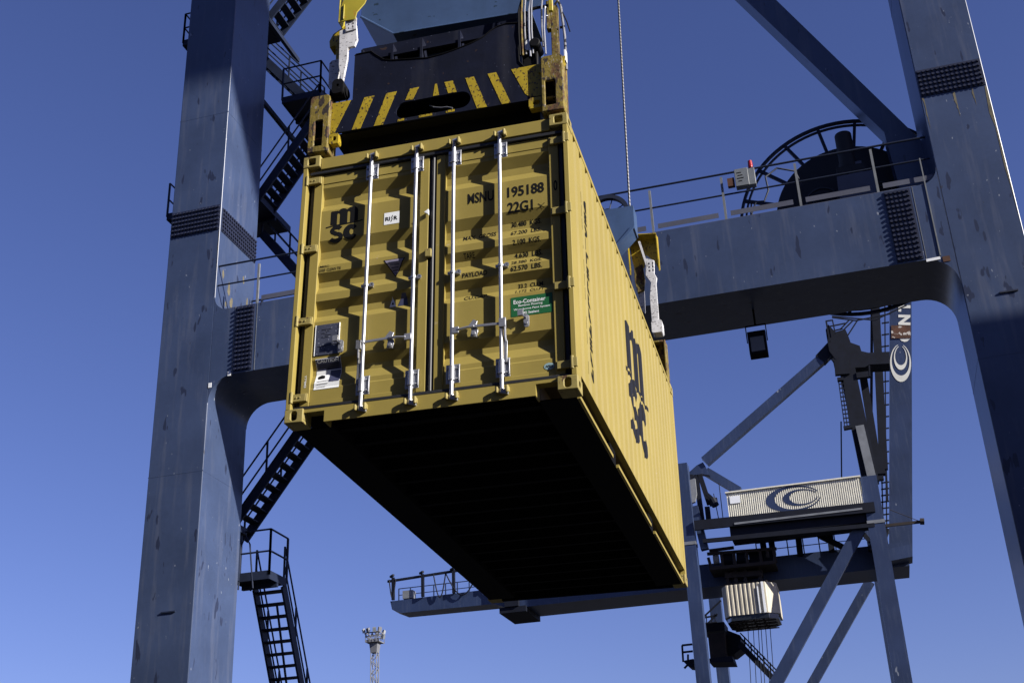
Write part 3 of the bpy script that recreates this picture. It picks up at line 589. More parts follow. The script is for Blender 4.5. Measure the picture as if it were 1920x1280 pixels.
# machinery on the front right corner: motor, hoses, posts
m_ = MB(); m_.tube((2.09, 0.06, 3.44), (2.09, 0.24, 3.44), 0.085, 20); m_.tube((2.16, 0.03, 3.44), (2.16, 0.20, 3.44), 0.05, 16); m_.box(2.03, 2.17, 0.10, 0.30, 3.22, 3.44); sprx('motor', m_, 'sblack', bevel=0.008)
sprx('motor_label', MB().box(2.075, 2.105, 0.052, 0.06, 3.38, 3.50), 'white', bevel=.004)
m_ = MB(); m_.ring((2.28, 0.08, 3.22), (0, 1, 0), 0.13, 0.155, 0.10, 14, 0.0, 2.2); sprx('curved_guard', m_, 'syel')
sprx('valve_post', MB().box(2.30, 2.365, 0.10, 0.16, 3.22, 3.88).box(2.26, 2.30, 0.10, 0.16, 3.62, 3.95), 'srust', bevel=.006)
sprx('valve_post', MB().box(2.295, 2.335, 0.05, 0.08, 3.78, 4.25), 'gyel', bevel=.006)
for x, zt, r, mt in ((2.045, 4.3, .012, 'srust'), (2.075, 4.3, .009, 'steeld'), (2.115, 4.05, .010, 'steel'), (2.14, 4.35, .007, 'steel'), (2.235, 4.2, .009, 'steeld'), (2.255, 3.75, .008, 'steel'), (2.02, 4.0, .012, 'sblack')):
    m_ = MB(); m_.path([(x, 0.06, 3.30 + .1 * random.random()), (x - .006, 0.05, 3.6), (x + .006 * random.choice((-1, 1)), 0.06, 3.85), (x + .02, .08, zt)], r); sprx('hose', m_, mt)
m_ = MB(); m_.path([(2.43, 0.10, 3.12), (2.425, 0.10, 3.5), (2.40, .10, 3.85), (2.375, .10, 3.93), (2.34, .12, 3.90)], 0.012); sprx('hose', m_, 'steeld')
m_ = MB(); m_.path([(2.40, 0.10, 3.82), (2.45, 0.10, 3.66), (2.475, .10, 3.54)], 0.006); sprx('hose', m_, 'sblack')
m_ = MB(); m_.box(2.10, 2.30, .07, .09, 3.86, 3.88); m_.box(2.385, 2.43, .09, .11, 3.60, 3.615); sprx('hose_bracket', m_, 'sblack')
m_ = MB(); m_.box(2.425, 2.44, .04, .10, 3.18, 3.30); sprx('white_tag', m_, 'white')

# ================================================================== HEADBLOCK (hangs from the hoist ropes, carries the spreader)
hb = thing('headblock', 'blue steel headblock with a rope sheave, standing on top of the spreader', 'headblock', mat=CM)
HP = [(0.265, 4.585), (0.623, 4.281), (2.03, 4.230), (2.30, 4.50), (2.30, 5.20), (0.265, 5.20)]
m_ = MB(); m_.prism(HP, xz(0.50), xz(0.53)); 
m_.build('end_plate', 'hblue', hb, bevel=.004)
m_ = MB(); m_.path([(0.265, 0.50, 4.585), (0.623, 0.50, 4.281), (2.03, 0.50, 4.230)], 0.014, 6); m_.prism([(0.265, 4.572), (0.623, 4.268), (2.03, 4.217), (2.03, 4.228), (0.623, 4.279), (0.265, 4.583)], xz(0.48), xz(0.95)); m_.build('bottom_flange', 'hblue', hb)
yq = 5.62
m_ = MB(); m_.prism([(0.45, 5.16), (2.115, 5.16), (2.125, 4.835), (1.905, 4.60), (0.65, 4.60), (0.45, 4.80)], xz(yq), xz(yq + .03)); m_.build('end_plate', 'hblue', hb)
m_ = MB(); m_.box(2.118, 2.150, yq, yq + .28, 4.80, 5.165); m_.build('side_flange', 'hblue', hb)
m_ = MB(); m_.prism([(2.150, 4.835), (2.138, 4.80), (1.90, 4.555), (0.65, 4.555), (0.65, 4.598), (1.902, 4.598), (2.117, 4.833)], xz(yq - .02), xz(yq + .28)); m_.build('bottom_flange', 'hblue', hb)
m_ = MB(); m_.box(0.75, 1.75, 0.53, yq, 4.62, 5.10); m_.build('body_beam', 'hblue', hb)
m_ = MB(); m_.box(0.9, 1.6, 1.0, 5.0, 4.30, 4.62); m_.build('locking_gear', 'sblack', hb)
for yy, xc, zc in ((yq + .10, 1.785, 5.14),):
    m_ = MB(); m_.ring((xc, yy, zc), (0, 1, 0), 0.245, 0.30, 0.07, 40); m_.ring((xc, yy, zc), (0, 1, 0), 0.0401, 0.07, 0.10, 16)
    for k in range(8): t = k * PI / 4 + .5; m_.tube((xc + .06 * math.cos(t), yy, zc + .06 * math.sin(t)), (xc + .25 * math.cos(t), yy, zc + .25 * math.sin(t)), 0.008, 6)
    m_.tube((xc, yy - .06, zc), (xc, yy + .06, zc), 0.04, 12); m_.build('sheave', 'cranel', hb)
# hoist rope
p1 = CM @ V(2.088, yq + .10, 5.10); p2 = w(1156, -60, p1.y + 0.4); p2 = p1 + (p2 - p1) * 5
m_ = MB(); dd = (p2 - p1); cc = p1.copy(); m_.tube((0, 0, 0), dd, 0.0145, 10)
rp = m_.build('hoist_rope', 'rope'); rp.location = cc; rp['label'] = 'single thin steel hoist rope rising from the blue headblock into the sky'; rp['category'] = 'rope'

# ================================================================== NEAR GANTRY CRANE (far side frame visible)
CR = (-14.28, 23.9, 0)
cr = thing('gantry_crane', 'huge near blue-grey gantry crane whose legs and cross beam frame the hanging container', 'gantry crane', loc=CR)
def cp(name, mb, mat, parent=cr, **k): return mb.build(name, mat, parent, **k)
YF, YK = 23.0, 24.88
for x0, x1 in ((-14.97, -13.592), (2.902, 4.255)):
    lg_ = cp('leg', MB().box(x0, x1, YF, YK, 0.6, 44), 'crane', bevel=0.02)
    m_ = MB(); m_.box(x0 - .05, x1 + .05, YF - .3, YK + .3, 0.25, 0.6); cp('leg_foot', m_, 'cranel')
def fil(cx, cz, r, a0, a1, n=10): return [(cx + r * math.cos(math.radians(a0 + (a1 - a0) * k / n)), cz + r * math.sin(math.radians(a0 + (a1 - a0) * k / n))) for k in range(n + 1)]
XL, XR, ZL, ZH = -13.592, 2.902, 13.163, 14.88
P = [(XL, ZL - .62)] + fil(XL + .62, ZL - .62, .62, 180, 90)[1:] + fil(XR - .62, ZL - .62, .62, 90, 0) + [(XR, ZH + .34)] + fil(XR - .36, ZH + .36, .36, 0, -90)[1:] + fil(XL + .36, ZH + .36, .36, 270, 180)
m_ = MB(); m_.prism(P, xz(YF), xz(YK)); cp('cross_beam', m_, 'crane')
def bolts(name, origin, du, dv, nu, nv, su, sv, n):
    """splice plate with staggered rows of bolt heads"""
    origin, du, dv, n = Vector(origin), Vector(du), Vector(dv), Vector(n); m_ = MB()
    q = [origin, origin + du * su * (nu + .0), origin + du * su * nu + dv * sv * nv, origin + dv * sv * nv]
    m_.hexa([p for p in q] + [p + n * .016 for p in q])
    for j in range(nv):
        for i in range(nu):
            c = origin + du * su * (i + .5) + dv * sv * (j + .5) + n * .016
            m_.tube(c, c + n * .040, 0.034, 6, 0.030)
    return cp(name, m_, 'bolts')
bolts('bolted_splice', (-14.95, YF, 17.12), (1, 0, 0), (0, 0, 1), 15, 6, .0895, .118, (0, -1, 0))
bolts('bolted_splice', (XL, YF + .06, 17.10), (0, 1, 0), (0, 0, 1), 17, 6, .104, .110, (1, 0, 0))
bolts('bolted_splice', (2.925, YF, 16.98), (1, 0, 0), (0, 0, 1), 14, 6, .093, .112, (0, -1, 0))
bolts('bolted_splice', (-12.99, YF, 13.20), (1, 0, 0), (0, 0, 1), 5, 15, .094, .111, (0, -1, 0))
bolts('bolted_splice', (1.80, YF, 13.20), (1, 0, 0), (0, 0, 1), 6, 15, .086, .110, (0, -1, 0))
for xa_, xb_ in ((-14.97, -13.592), (2.902, 4.255)):
    for z_ in (5.4, 10.9, 20.6): cp('weld_line', MB().box(xa_ - .003, xb_ + .003, YF - .003, YK + .003, z_, z_ + .018), 'crane')
for x_ in (-8.4, -3.6): cp('weld_line', MB().box(x_, x_ + .016, YF - .004, YF, ZL + .01, ZH - .01), 'crane')
m_ = MB()
m_.box(-13.03, -13.015, YF - .006, YF, 13.17, 14.9); m_.box(-12.46, -12.45, YF - .006, YF, 13.17, 14.87); m_.box(2.36, 2.372, YF - .006, YF, 13.17, 14.87); m_.box(2.62, 2.645, YF - .02, YF, 13.2, 15.5)
m_.box(XL, 2.9, YF - .012, YF, 13.150, 13.160) if False else None
cp('weld_seam', m_, 'galv')
# rust runs
m_ = MB()
for x0, x1, z0, z1 in ((4.13, 4.235, 13.6, 16.95), (2.915, 2.975, 16.1, 16.95), (-13.64, -13.602, 15.6, 17.08), (3.52, 3.60, 16.3, 16.95), (3.9, 3.96, 16.5, 16.95)):
    n = 10; rr_ = [random.uniform(.3, 1) for _ in range(n + 1)]
    for k in range(n):
        za, zb = z1 - (z1 - z0) * k / n, z1 - (z1 - z0) * (k + 1) / n; t0, t1 = (1 - k / n), (1 - (k + 1) / n)
        xa = x1 - (x1 - x0) * t0 * rr_[k]; xb = x1 - (x1 - x0) * t1 * rr_[k + 1]
        m_.bm.faces.new([m_.bm.verts.new(p) for p in ((xa, YF - .003, za), (xb, YF - .003, zb), (x1, YF - .003, zb), (x1, YF - .003, za))])
cp('rust_run', m_, 'edge')
m_ = MB()
for yy, zz, ww, hh in ((23.30, 16.0, .06, .3), (23.62, 15.75, .09, .45), (23.78, 15.45, .10, .35), (24.55, 15.8, .06, .5), (23.95, 15.2, .05, .3), (24.3, 16.35, .06, .25), (23.5, 15.3, .04, .2)):
    pts = [(yy + ww * math.cos(t * PI / 5) * random.uniform(.5, 1), zz + hh / 2 * math.sin(t * PI / 5) * random.uniform(.6, 1)) for t in range(10)]
    m_.bm.faces.new([m_.bm.verts.new((XL + .003, a, b)) for a, b in pts])
cp('rust_stain', m_, 'edge')
# bare patches at the two lower inside corners, rungs
m_ = MB(); m_.box(-13.60, -13.52, YF - .01, YF - .002, 12.90, 13.02); m_.box(-13.12, -13.04, YF - .01, YF - .002, 13.12, 13.22); m_.bar((2.35, YF - .01, 13.14), (2.62, YF - .01, 13.15), .012, .06); cp('bare_patch', m_, 'white')
cp('rust_patch', MB().box(2.66, 2.80, YF - .012, YF - .002, 13.05, 13.17), 'brown')
m_ = MB()
for x, z in ((-14.35, 7.78), (3.55, 12.18)):
    m_.box(x, x + .34, YF - .03, YF, z, z + .03)
cp('grab_rung', m_, 'cranel')
# boom, top girders and the second pair of legs (above and behind the camera; they cast the shadows)
m_ = MB(); m_.box(-45, 45, 10.2, 12.6, 42.6, 45.5); cp('boom_girder', m_, 'crane')
for x0 in (-14.9, 3.0): cp('top_girder', MB().box(x0, x0 + 1.2, -1.5, 22.99, 45.5, 47.2), 'crane')
for x0, x1 in ((-14.97, -13.592), (2.902, 4.255)): cp('leg', MB().box(x0, x1, -3.4, -1.52, 0.6, 47.2), 'crane')
for x0, x1 in ((-14.97, -13.592), (2.902, 4.255)): cp('leg_head', MB().box(x0 + .05, x1 - .05, 23.05, 24.8, 44.0, 47.2), 'crane')
# diagonal brace (stands behind the leg's own shadow)
def sc(x, z, Y): k = Y / 23.0; return (x * k, (z - 1.7) * k + 1.7)
m_ = MB(); a = sc(-0.39, 20.54, 24.35); b = sc(0.47, 20.30, 24.35); c = sc(2.9, 16.02, 24.35); d = sc(2.72, 15.06, 24.35)
dx = V(a[0] - d[0], 0, a[1] - d[1]).normalized() * 9
P = [(2.902, 14.885), (2.902, sc(0, 15.92, 24.35)[1]), (b[0] + dx.x, b[1] + dx.z), (a[0] + dx.x, a[1] + dx.z), (sc(2.05, 16.3, 24.35)[0], sc(0, 16.3, 24.35)[1]), (2.30, 14.885)]
m_.prism(P, xz(24.35), xz(24.84)); cp('diagonal_brace', m_, 'crane')
# handrail on the beam
def handrail(name, pts, mat_r, mat_p, posts=None, h=1.08, parent=cr, rr=.024, toe=False, mid=True):
    """tubular rail: pts are floor points of the run"""
    r_ = MB(); pp = [Vector(p) for p in pts]
    for a, b in zip(pp, pp[1:]):
        r_.tube(a + V(0, 0, h), b + V(0, 0, h), rr, 8)
        if mid: r_.tube(a + V(0, 0, h * .52), b + V(0, 0, h * .52), rr * .85, 8)
        if toe: r_.bar(a + V(0, 0, .12), b + V(0, 0, .12), .008, .12, (0, 0, 1))
    ro = r_.build(name, mat_r, parent)
    q = MB(); seg = posts or pp
    for p in seg: p = Vector(p); q.bar(p, p + V(0, 0, h), rr * 2.1, rr * 2.1, (1, 0, 0))
    q.build('rail_posts', mat_p, ro); return ro
ps = [(-12.51 + 1.58 * k, YF + .08, 14.88) for k in range(10)]
hr = handrail('handrail', [(-13.58, YF + .08, 15.02), (2.84, YF + .08, 14.94)], 'cranel', 'galv', ps, h=1.10)
m_ = MB(); 
for k in range(10): m_.box(-12.40 + 1.58 * k, -12.40 + 1.58 * k + 1.32, YF + .06, YF + .066, 14.99, 15.11)
m_.box(-13.3, 2.6, YF + .03, YF + .1, 14.88, 14.905); m_.build('toe_board', 'toe', hr)
hr = handrail('handrail', [(-13.58, YK - .1, 14.9), (-13.58 + 8.0, YK - .1, 14.9)], 'cranel', 'cranel', [(-13.3 + 1.6 * k, YK - .1, 14.88) for k in range(6)])
# cable reel
RX, RZ, RYc = 1.22, 15.72, 25.25
reel = cp('cable_reel', MB().ring((RX, RYc - .22, RZ), (0, 1, 0), 0.3, 1.66, 0.03, 64).ring((RX, RYc + .22, RZ), (0, 1, 0), 0.3, 1.66, 0.03, 64).ring((RX, RYc, RZ), (0, 1, 0), 0.9, 1.0, 0.40, 48), 'drum')
m_ = MB(); m_.ring((RX, RYc, RZ), (0, 1, 0), 2.46, 2.52, 0.08, 80); m_.ring((RX, RYc, RZ), (0, 1, 0), 2.36, 2.40, 0.06, 80); cp('reel_rim', m_, 'cranel', reel)
for k in range(18):
    t = k * 2 * PI / 18; m_ = MB()
    m_.bar((RX + 1.5 * math.cos(t), RYc, RZ + 1.5 * math.sin(t)), (RX + 2.46 * math.cos(t), RYc, RZ + 2.46 * math.sin(t)), .07, .07, (0, 1, 0)); cp('reel_spoke', m_, 'cranel', reel)
for k, r in enumerate((.75, .48)): 
    m_ = MB(); m_.ring((.62 if k == 0 else 1.9, 24.85, 15.95), (0, 1, 0), r * .45, r * .5, .05, 28); m_.ring((.62 if k == 0 else 1.9, 24.85, 15.95), (0, 1, 0), r * .25, r * .28, .05, 20); cp('reel_coil', m_, 'gasket', reel)
mo = cp('reel_motor', MB().box(0.98, 1.80, 23.9, 24.4, 15.05, 15.98).box(1.25, 1.55, 23.95, 24.3, 15.98, 16.3), 'toe', bevel=.01)
m_ = MB(); m_.tube((1.27, 24.1, 16.35), (1.27, 24.1, 17.10), 0.185, 20); m_.tube((1.27, 24.1, 16.2), (1.27, 24.1, 16.35), 0.21, 20); m_.ring((1.27, 24.1, 17.10), (0, 0, 1), 0.10, 0.178, 0.04, 20); m_.box(1.0, 1.6, 23.9, 24.4, 16.05, 16.2); cp('motor_housing', m_, 'drum', mo)
m_ = MB(); m_.path([(-.95, 23.6, 15.2), (-.9, 23.6, 15.55), (-.62, 23.5, 15.45), (-.5, 23.5, 15.7), (-.52, 23.5, 16.05), (-.25, 23.6, 16.28), (.12, 23.7, 16.18), (.22, 23.9, 15.9)], .022); cp('cable', m_, 'cranel')
m_ = MB(); m_.bar((-.85, 23.8, 15.25), (.1, 23.8, 15.15), .06, .06); m_.path([(-.9, 23.75, 15.0), (-.93, 23.75, 15.35), (-.80, 23.7, 15.6)], .02); cp('cable_tray', m_, 'cranel')
# control cabinet with red beacon on the handrail
cb = cp('control_cabinet', MB().box(-1.15, -.86, 22.98, 23.02, 15.63, 16.06).box(-1.15, -.72, 23.02, 23.18, 15.64, 16.05), 'greybox', bevel=.008)
cp('indicator_lamp', MB().tube((-.79, 23.05, 16.07), (-.79, 23.05, 16.10), .05, 14).tube((-.79, 23.05, 16.10), (-.79, 23.05, 16.24), .055, 14, .045), 'redl', cb)
cp('junction_box', MB().box(-1.32, -1.17, 23.0, 23.1, 15.68, 15.88), 'brown', cb)
m_ = MB()
for k in range(4): m_.box(-1.10 + .02 * (k % 2), -1.0 + .02 * (k % 3), 22.976, 22.978, 15.95 - .07 * k, 15.97 - .07 * k)
cp('switches', m_, 'black', cb)
# floodlight hanging under the beam
fx = -1.2
fl = cp('floodlight', MB().box(fx - .19, fx + .19, 23.95, 24.05, 12.62, 13.06).box(fx - .19, fx + .19, 24.02, 24.12, 12.05, 12.10) if False else MB().hexa([V(fx - .19, 23.92, 12.10), V(fx + .19, 23.92, 12.10), V(fx + .19, 24.10, 12.04), V(fx - .19, 24.10, 12.04), V(fx - .19, 23.92, 12.62), V(fx + .19, 23.92, 12.62), V(fx + .19, 24.10, 12.66), V(fx - .19, 24.10, 12.66)]), 'sblack', bevel=.012)
cp('lamp_glass', MB().box(fx - .14, fx + .14, 23.908, 23.918, 12.15, 12.48), 'lampglass', fl)
m_ = MB(); m_.bar((fx - .21, 24.0, 12.4), (fx - .21, 24.0, 12.78), .02, .04); m_.bar((fx + .21, 24.0, 12.4), (fx + .21, 24.0, 12.78), .02, .04); m_.bar((fx - .21, 24.0, 12.78), (fx + .21, 24.0, 12.78), .04, .02); m_.bar((fx, 24.0, 12.78), (fx, 24.0, 13.163), .04, .04); cp('lamp_bracket', m_, 'sblack', fl)
# bracket with cables under the beam at right
# stairs -----------------------------------------------------------------
def flight(p_lo, p_hi, wdir, wid, n, parent=cr, rail=(0, 1), ext=0.0, mat='cranel'):
    p0, p1, wd = Vector(p_lo), Vector(p_hi), Vector(wdir).normalized() * wid; m_ = MB()
    for o_ in (V(0, 0, 0), wd): m_.bar(p0 + o_, p1 + o_, .05, .24, (0, 0, 1))
    st = m_.build('stair_flight', mat, parent); t = MB(); run = (p1 - p0); hz = V(run.x, run.y, 0).normalized()
    for k in range(n):
        c = p0 + run * ((k + .5) / n) + V(0, 0, .03); t.bar(c, c + wd, .24, .03, (0, 0, 1))
    t.build('tread', mat, st)
    r = MB()
    for s_ in rail:
        o_ = wd * s_
        for h in (.95, .5): r.tube(p0 + o_ + V(0, 0, h), p1 + o_ + V(0, 0, h), .022, 8)
        k = max(2, int(run.length / 1.3))
        for i in range(k + 1): q = p0 + o_ + run * (i / k); r.bar(q, q + V(0, 0, .95), .04, .04, (1, 0, 0))
    r.build('handrail', mat, st); return st
def landing(x0, x1, y0, y1, z, sides='fblr', parent=cr, skip=(), toe=.14, mat='cranel'):
    m_ = MB(); m_.box(x0, x1, y0, y1, z - .05, z); m_.box(x0, x1, y0 - .012, y0, z - .10, z + .10); m_.box(x0 - .012, x0, y0, y1, z - .10, z + .10); m_.box(x1, x1 + .012, y0, y1, z - .10, z + .10)
    m_.bar((x0, (y0 + y1) / 2, z - .12), (x1, (y0 + y1) / 2, z - .12), .08, .14)
    la = m_.build('landing', mat, parent); r = MB(); co = {'f': ((x0, y0), (x1, y0)), 'b': ((x0, y1), (x1, y1)), 'l': ((x0, y0), (x0, y1)), 'r': ((x1, y0), (x1, y1))}
    for s_ in sides:
        (a, b), (c, d) = co[s_]
        for h in (1.08, .56): r.tube((a, b, z + h), (c, d, z + h), .023, 8)
        for t in (0, .5, 1) if abs(a - c) + abs(b - d) > 1.6 else (0, 1): r.bar((a + (c - a) * t, b + (d - b) * t, z), (a + (c - a) * t, b + (d - b) * t, z + 1.08), .045, .045, (1, 0, 0))
    r.build('handrail', mat, la); return la
YA, YB2, SWD = 25.25, 26.25, .78
landing(-13.25, -12.10, 25.25, 27.05, 22.42, 'fr')
landing(-16.58, -15.1, 25.25, 27.05, 25.30, 'fl'); landing(-16.58, -13.75, 25.25, 27.05, 19.35, 'l')
m_ = MB(); m_.bar((-15.1, 25.6, 25.2), (-13.8, 25.6, 25.2), .8, .06); m_.bar((-14.9, YK, 19.25), (-14.9, 27.0, 19.25), .1, .14); m_.bar((-13.7, YK, 22.3), (-13.7, 27.0, 22.3), .1, .14); m_.bar((-13.7, YK, 25.2), (-13.7, 27.0, 25.2), .1, .14); cp('landing_bracket', m_, 'cranel')
flight((-13.95, YA, 25.30), (-11.4, YA, 28.55), (0, 1, 0), SWD, 13)
flight((-12.45, YB2, 22.42), (-14.75, YB2, 25.30), (0, 1, 0), SWD, 12)
flight((-13.85, YA, 19.35), (-12.15, YA, 21.75), (0, 1, 0), SWD, 11)
flight((-11.6, YB2, 15.5), (-14.2, YB2, 18.9), (0, 1, 0), SWD, 14)
flight((-14.12, YA, 10.15), (-11.36, YA, 13.80), (0, 1, 0), SWD, 15)
landing(-11.2, -10.2, 25.25, 27.05, 13.95, 'r')
landing(-13.86, -12.95, 25.15, 26.05, 8.98, 'fr')
m_ = MB(); m_.path([(-13.72, 25.15, 8.7), (-13.70, 25.15, 9.75), (-13.60, 25.15, 9.98), (-13.48, 25.15, 9.75), (-13.35, 25.15, 8.7)], .02); m_.box(-13.85, -13.6, 24.88, 25.2, 10.0, 10.16); m_.box(-13.8, -13.7, 24.88, 25.2, 8.9, 10.2); cp('gate_hoop', m_, 'cranel')
flight((-13.76, 28.2, 4.95), (-13.76, 26.05, 8.92), (1, 0, 0), .74, 15)
landing(-13.9, -12.2, 28.2, 29.2, 4.95, 'flr')
m_ = MB(); m_.bar((-14.0, 27.5, 5.0), (-12.9, 27.5, 9.0), .08, .05) if False else m_.bar((-13.6, 28.3, 5.0), (-13.2, 26.1, 8.5), .04, .06); cp('stair_tie', m_, 'cranel')
# ================================================================== FAR CRANE (about 110 m away)
fc = thing('ship_to_shore_crane', 'distant navy blue quay crane with a raised boom, tall mast and cream machinery house', 'quay crane', loc=(-14.2, 110.6, 0))
def fp(name, mb, mat, parent=None, **k): return mb.build(name, mat, parent or fc, **k)
def beam(name, a, b, wd, dp, mat='fcrane', parent=None, Y=None, Y2=None):
    """member between two measured pixels on the planes Y, Y2"""
    p, q = w(*a, Y), w(*b, Y2 or Y); m_ = MB(); m_.bar(p, q, dp, wd, (q - p).cross(V(0, 1, 0))); return fp(name, m_, mat, parent)
YN, YFr = 110.0, 127.5
for x0, x1, y0, zt in ((-14.75, -13.55, YN, 39.5), (-14.95, -13.75, YFr, 31.5), (1.85, 3.30, YN, 36.0), (1.85, 3.30, YFr, 36.0)):
    lg2 = fp('leg', MB().box(x0, x1, y0, y0 + 1.3, 0.5, zt), 'fcrane')
    fp('leg_flange', MB().box(x0 - .05, x1 + .05, y0 - .05, y0 + 1.35, 31.6, 31.9), 'flight', lg2) if zt > 32 else None
fp('leg_foot', MB().box(-16, -12, YN - 1, YFr + 2, 0, .5), 'fdark'); fp('leg_foot', MB().box(0, 5, YN - 1, YFr + 2, 0, .5), 'fdark')
gd = fp('main_girder', MB().box(-33.0, 4.95, 115, 119.9, 28.7, 30.9), 'fcrane')
fp('girder_tip', MB().prism([(-45.6, 30.75), (-45.4, 29.9), (-44.4, 29.45), (-34.6, 29.35), (-33.0, 28.7), (-33.0, 30.9)], xz(115.2), xz(117.5)), 'fcrane')
m_ = MB(); m_.box(-33.9, -31.2, 114.6, 120, 28.2, 28.75); m_.box(-33.3, -31.9, 114.4, 114.9, 28.75, 31.6); fp('girder_end_bracket', m_, 'fdark')
# frames along the girder edge with cable loops
m_ = MB(); 
for x in (-45.2, -42.0, -38.7, -35.5, -32.4): m_.bar((x, 115.0, 30.8), (x, 115.0, 33.1), .28, .28, (1, 0, 0)); m_.bar((x - .3, 115.0, 33.2), (x + .2, 114.6, 33.25), .2, .2)
m_.bar((-45.8, 115.0, 32.75), (-31.0, 115.0, 33.35), .22, .22); fr_ = fp('festoon_frame', m_, 'fdark')
m_ = MB()
for c0, c1 in ((-45.6, -44.9), (-40.8, -39.5), (-39.5, -36.0), (-36.0, -33.0)):
    m_.path([(c0 + (c1 - c0) * k / 10, 114.9, 32.9 - (2.4 if c1 - c0 > 1 else 1.9) * math.sin(PI * k / 10)) for k in range(11)], .07, 6)
fp('festoon_cable', m_, 'fdark', fr_)
hr = handrail('handrail', [(-45.2, 116.6, 30.9), (-30, 116.6, 30.9)], 'fcrane', 'fcrane', [(-45.2 + 1.27 * k, 116.6, 30.9) for k in range(12)], h=1.4, parent=fc, rr=.05)
fp('winch_box', MB().box(-44.3, -43.2, 115.3, 116.2, 30.9, 31.7), 'flight')
hr = handrail('handrail', [(-8.5, 115.2, 30.9), (1.6, 115.2, 30.9)], 'fcrane', 'fcrane', [(-8.5 + 1.45 * k, 115.2, 30.9) for k in range(8)], h=1.5, parent=fc, rr=.05)
# platform under the machinery house and the house
fp('house_platform', MB().box(-10.3, 2.0, 110.2, 113.2, w(1550, 1003, 113.2).z, 33.3), 'fdark')
fp('platform_beam', MB().bar(w(1302, 985, 109.9), w(1640, 950, 109.9), .3, .9).bar(w(1318, 1014, 110.1), w(1640, 984, 110.1), .3, .35), 'fdark')
for u, va, vb in ((1497, 1008, 1043), (1430, 1015, 1040), (1446, 1013, 1040), (1556, 1000, 1035)):
    beam('platform_post', (u, va), (u + 4, vb), .55, .5, 'fdark', Y=115)
beam('platform_brace', (1535, 1003), (1590, 1030), .5, .4, 'fdark', Y=114); beam('platform_brace', (1612, 992), (1640, 1025), .35, .4, 'fdark', Y=114)
hx0, hx1, hz0, hz1 = -10.19, 1.80, 33.37, 35.94
n = 64; P = []
for k in range(n):
    x = hx0 + (hx1 - hx0) * k / n; dxx = (hx1 - hx0) / n; P += [(x, 109.8), (x + dxx * .3, 109.8), (x + dxx * .5, 109.89), (x + dxx * .8, 109.89)]
P += [(hx1, 109.8), (hx1, 116.5), (hx0, 116.5)]
hs2 = fp('machinery_house', MB().prism(P, xy(hz0), xy(hz1)), 'sheet', smooth=False)
fp('house_roof', MB().box(hx0 - .1, hx1 + .1, 109.65, 116.6, hz1, hz1 + .12), 'sheet', hs2)
fp('house_lip', MB().box(hx0 + .4, hx1 - .2, 109.7, 110.2, 32.90, 33.08), 'flight', hs2)
fp('house_door', MB().box(hx0 + .25, hx0 + 1.2, 109.74, 109.8, 34.9, 35.6), 'white', hs2)
def crescents(cx, cz, rx, rz, rot, fm, parent):
    m_ = MB()
    for sx, off, thk in ((1.0, 0.0, .30), (.64, .27, .22)):
        A, B = [], []
        for k in range(33):
            t = -PI * .5 - PI * .92 + 1.84 * PI * k / 32; th = thk * (math.sin(PI * k / 32)) ** 1.3 + .03
            e = (math.cos(t), math.sin(t)); A.append((e[0] * sx, e[1] * sx + off)); B.append((e[0] * (sx - th * .75), e[1] * (sx - th) + off))
        for k in range(32):
            q = [A[k], A[k + 1], B[k + 1], B[k]]; vs = []
            for (a, b) in q:
                a2, b2 = a * math.cos(rot) - b * math.sin(rot), a * math.sin(rot) + b * math.cos(rot); vs.append(m_.bm.verts.new(fm(cx + a2 * rx, cz + b2 * rz)))
            m_.bm.faces.new(vs)
    return m_.build('crescent_logo', 'fcrane' if parent is hs2 else 'fwhite', parent, smooth=False)
lc = w(1487, 934, 109.78); crescents(lc.x, lc.z, 2.45, 1.20, math.radians(-84), lambda a, b: V(a, 109.785, b), hs2)
# raised boom
bp0, bp1, bq0, bq1 = w(1668, 560, 116), w(1667, 1030, 116), w(1709, 560, 116), w(1711, 1045, 116)
up = (bp0 - bp1); rt = (bq1 - bp1)
def bo(s_, t, y=0.0): p = bp1 + up * t; q = bq1 + (bq0 - bq1) * t; r = p + (q - p) * s_; r.y = 116 + y; return r
m_ = MB(); P = [bo(0, -.01), bo(1, 0), bo(1, 1.7), bo(0, 1.7)]; m_.hexa([P[0], P[1], P[2], P[3], P[0] + V(0, 1.6, 0), P[1] + V(0, 1.6, 0), P[2] + V(0, 1.6, 0), P[3] + V(0, 1.6, 0)])
bm_ = fp('raised_boom', m_, 'fcrane')
def tb(t): return (1030 - t) / 470.0
m_ = text2d('N', 0, 1, 0, 1, .05); ta, tb_ = tb(612), tb(592)
for v in m_.bm.verts: v.co = bo(.95 - v.co.y * .55, ta + (1 - 0) * (tb_ - ta) * v.co.x, -.03)
fp('boom_lettering', m_, 'fwhite', bm_, smooth=False)
m_ = text2d('C', 0, 1, 0, 1, .05); ta, tb_ = tb(645), tb(622)
for v in m_.bm.verts: v.co = bo(.95 - v.co.y * .55, ta + (tb_ - ta) * v.co.x, -.03)
fp('boom_lettering', m_, 'fwhite', bm_, smooth=False)
m_ = text2d('T', 0, 1, 0, 1, .05); ta, tb_ = tb(586), tb(566)
for v in m_.bm.verts: v.co = bo(.95 - v.co.y * .55, ta + (tb_ - ta) * v.co.x, -.03)
fp('boom_lettering', m_, 'fwhite', bm_, smooth=False)
m_ = MB(); m_.hexa([bo(.08, tb(640), -.08), bo(.95, tb(637), -.08), bo(.95, tb(613), -.08), bo(.08, tb(614), -.08), bo(.08, tb(640), -.02), bo(.95, tb(637), -.02), bo(.95, tb(613), -.02), bo(.08, tb(614), -.02)]); fp('rusty_patch', m_, 'brown', bm_)
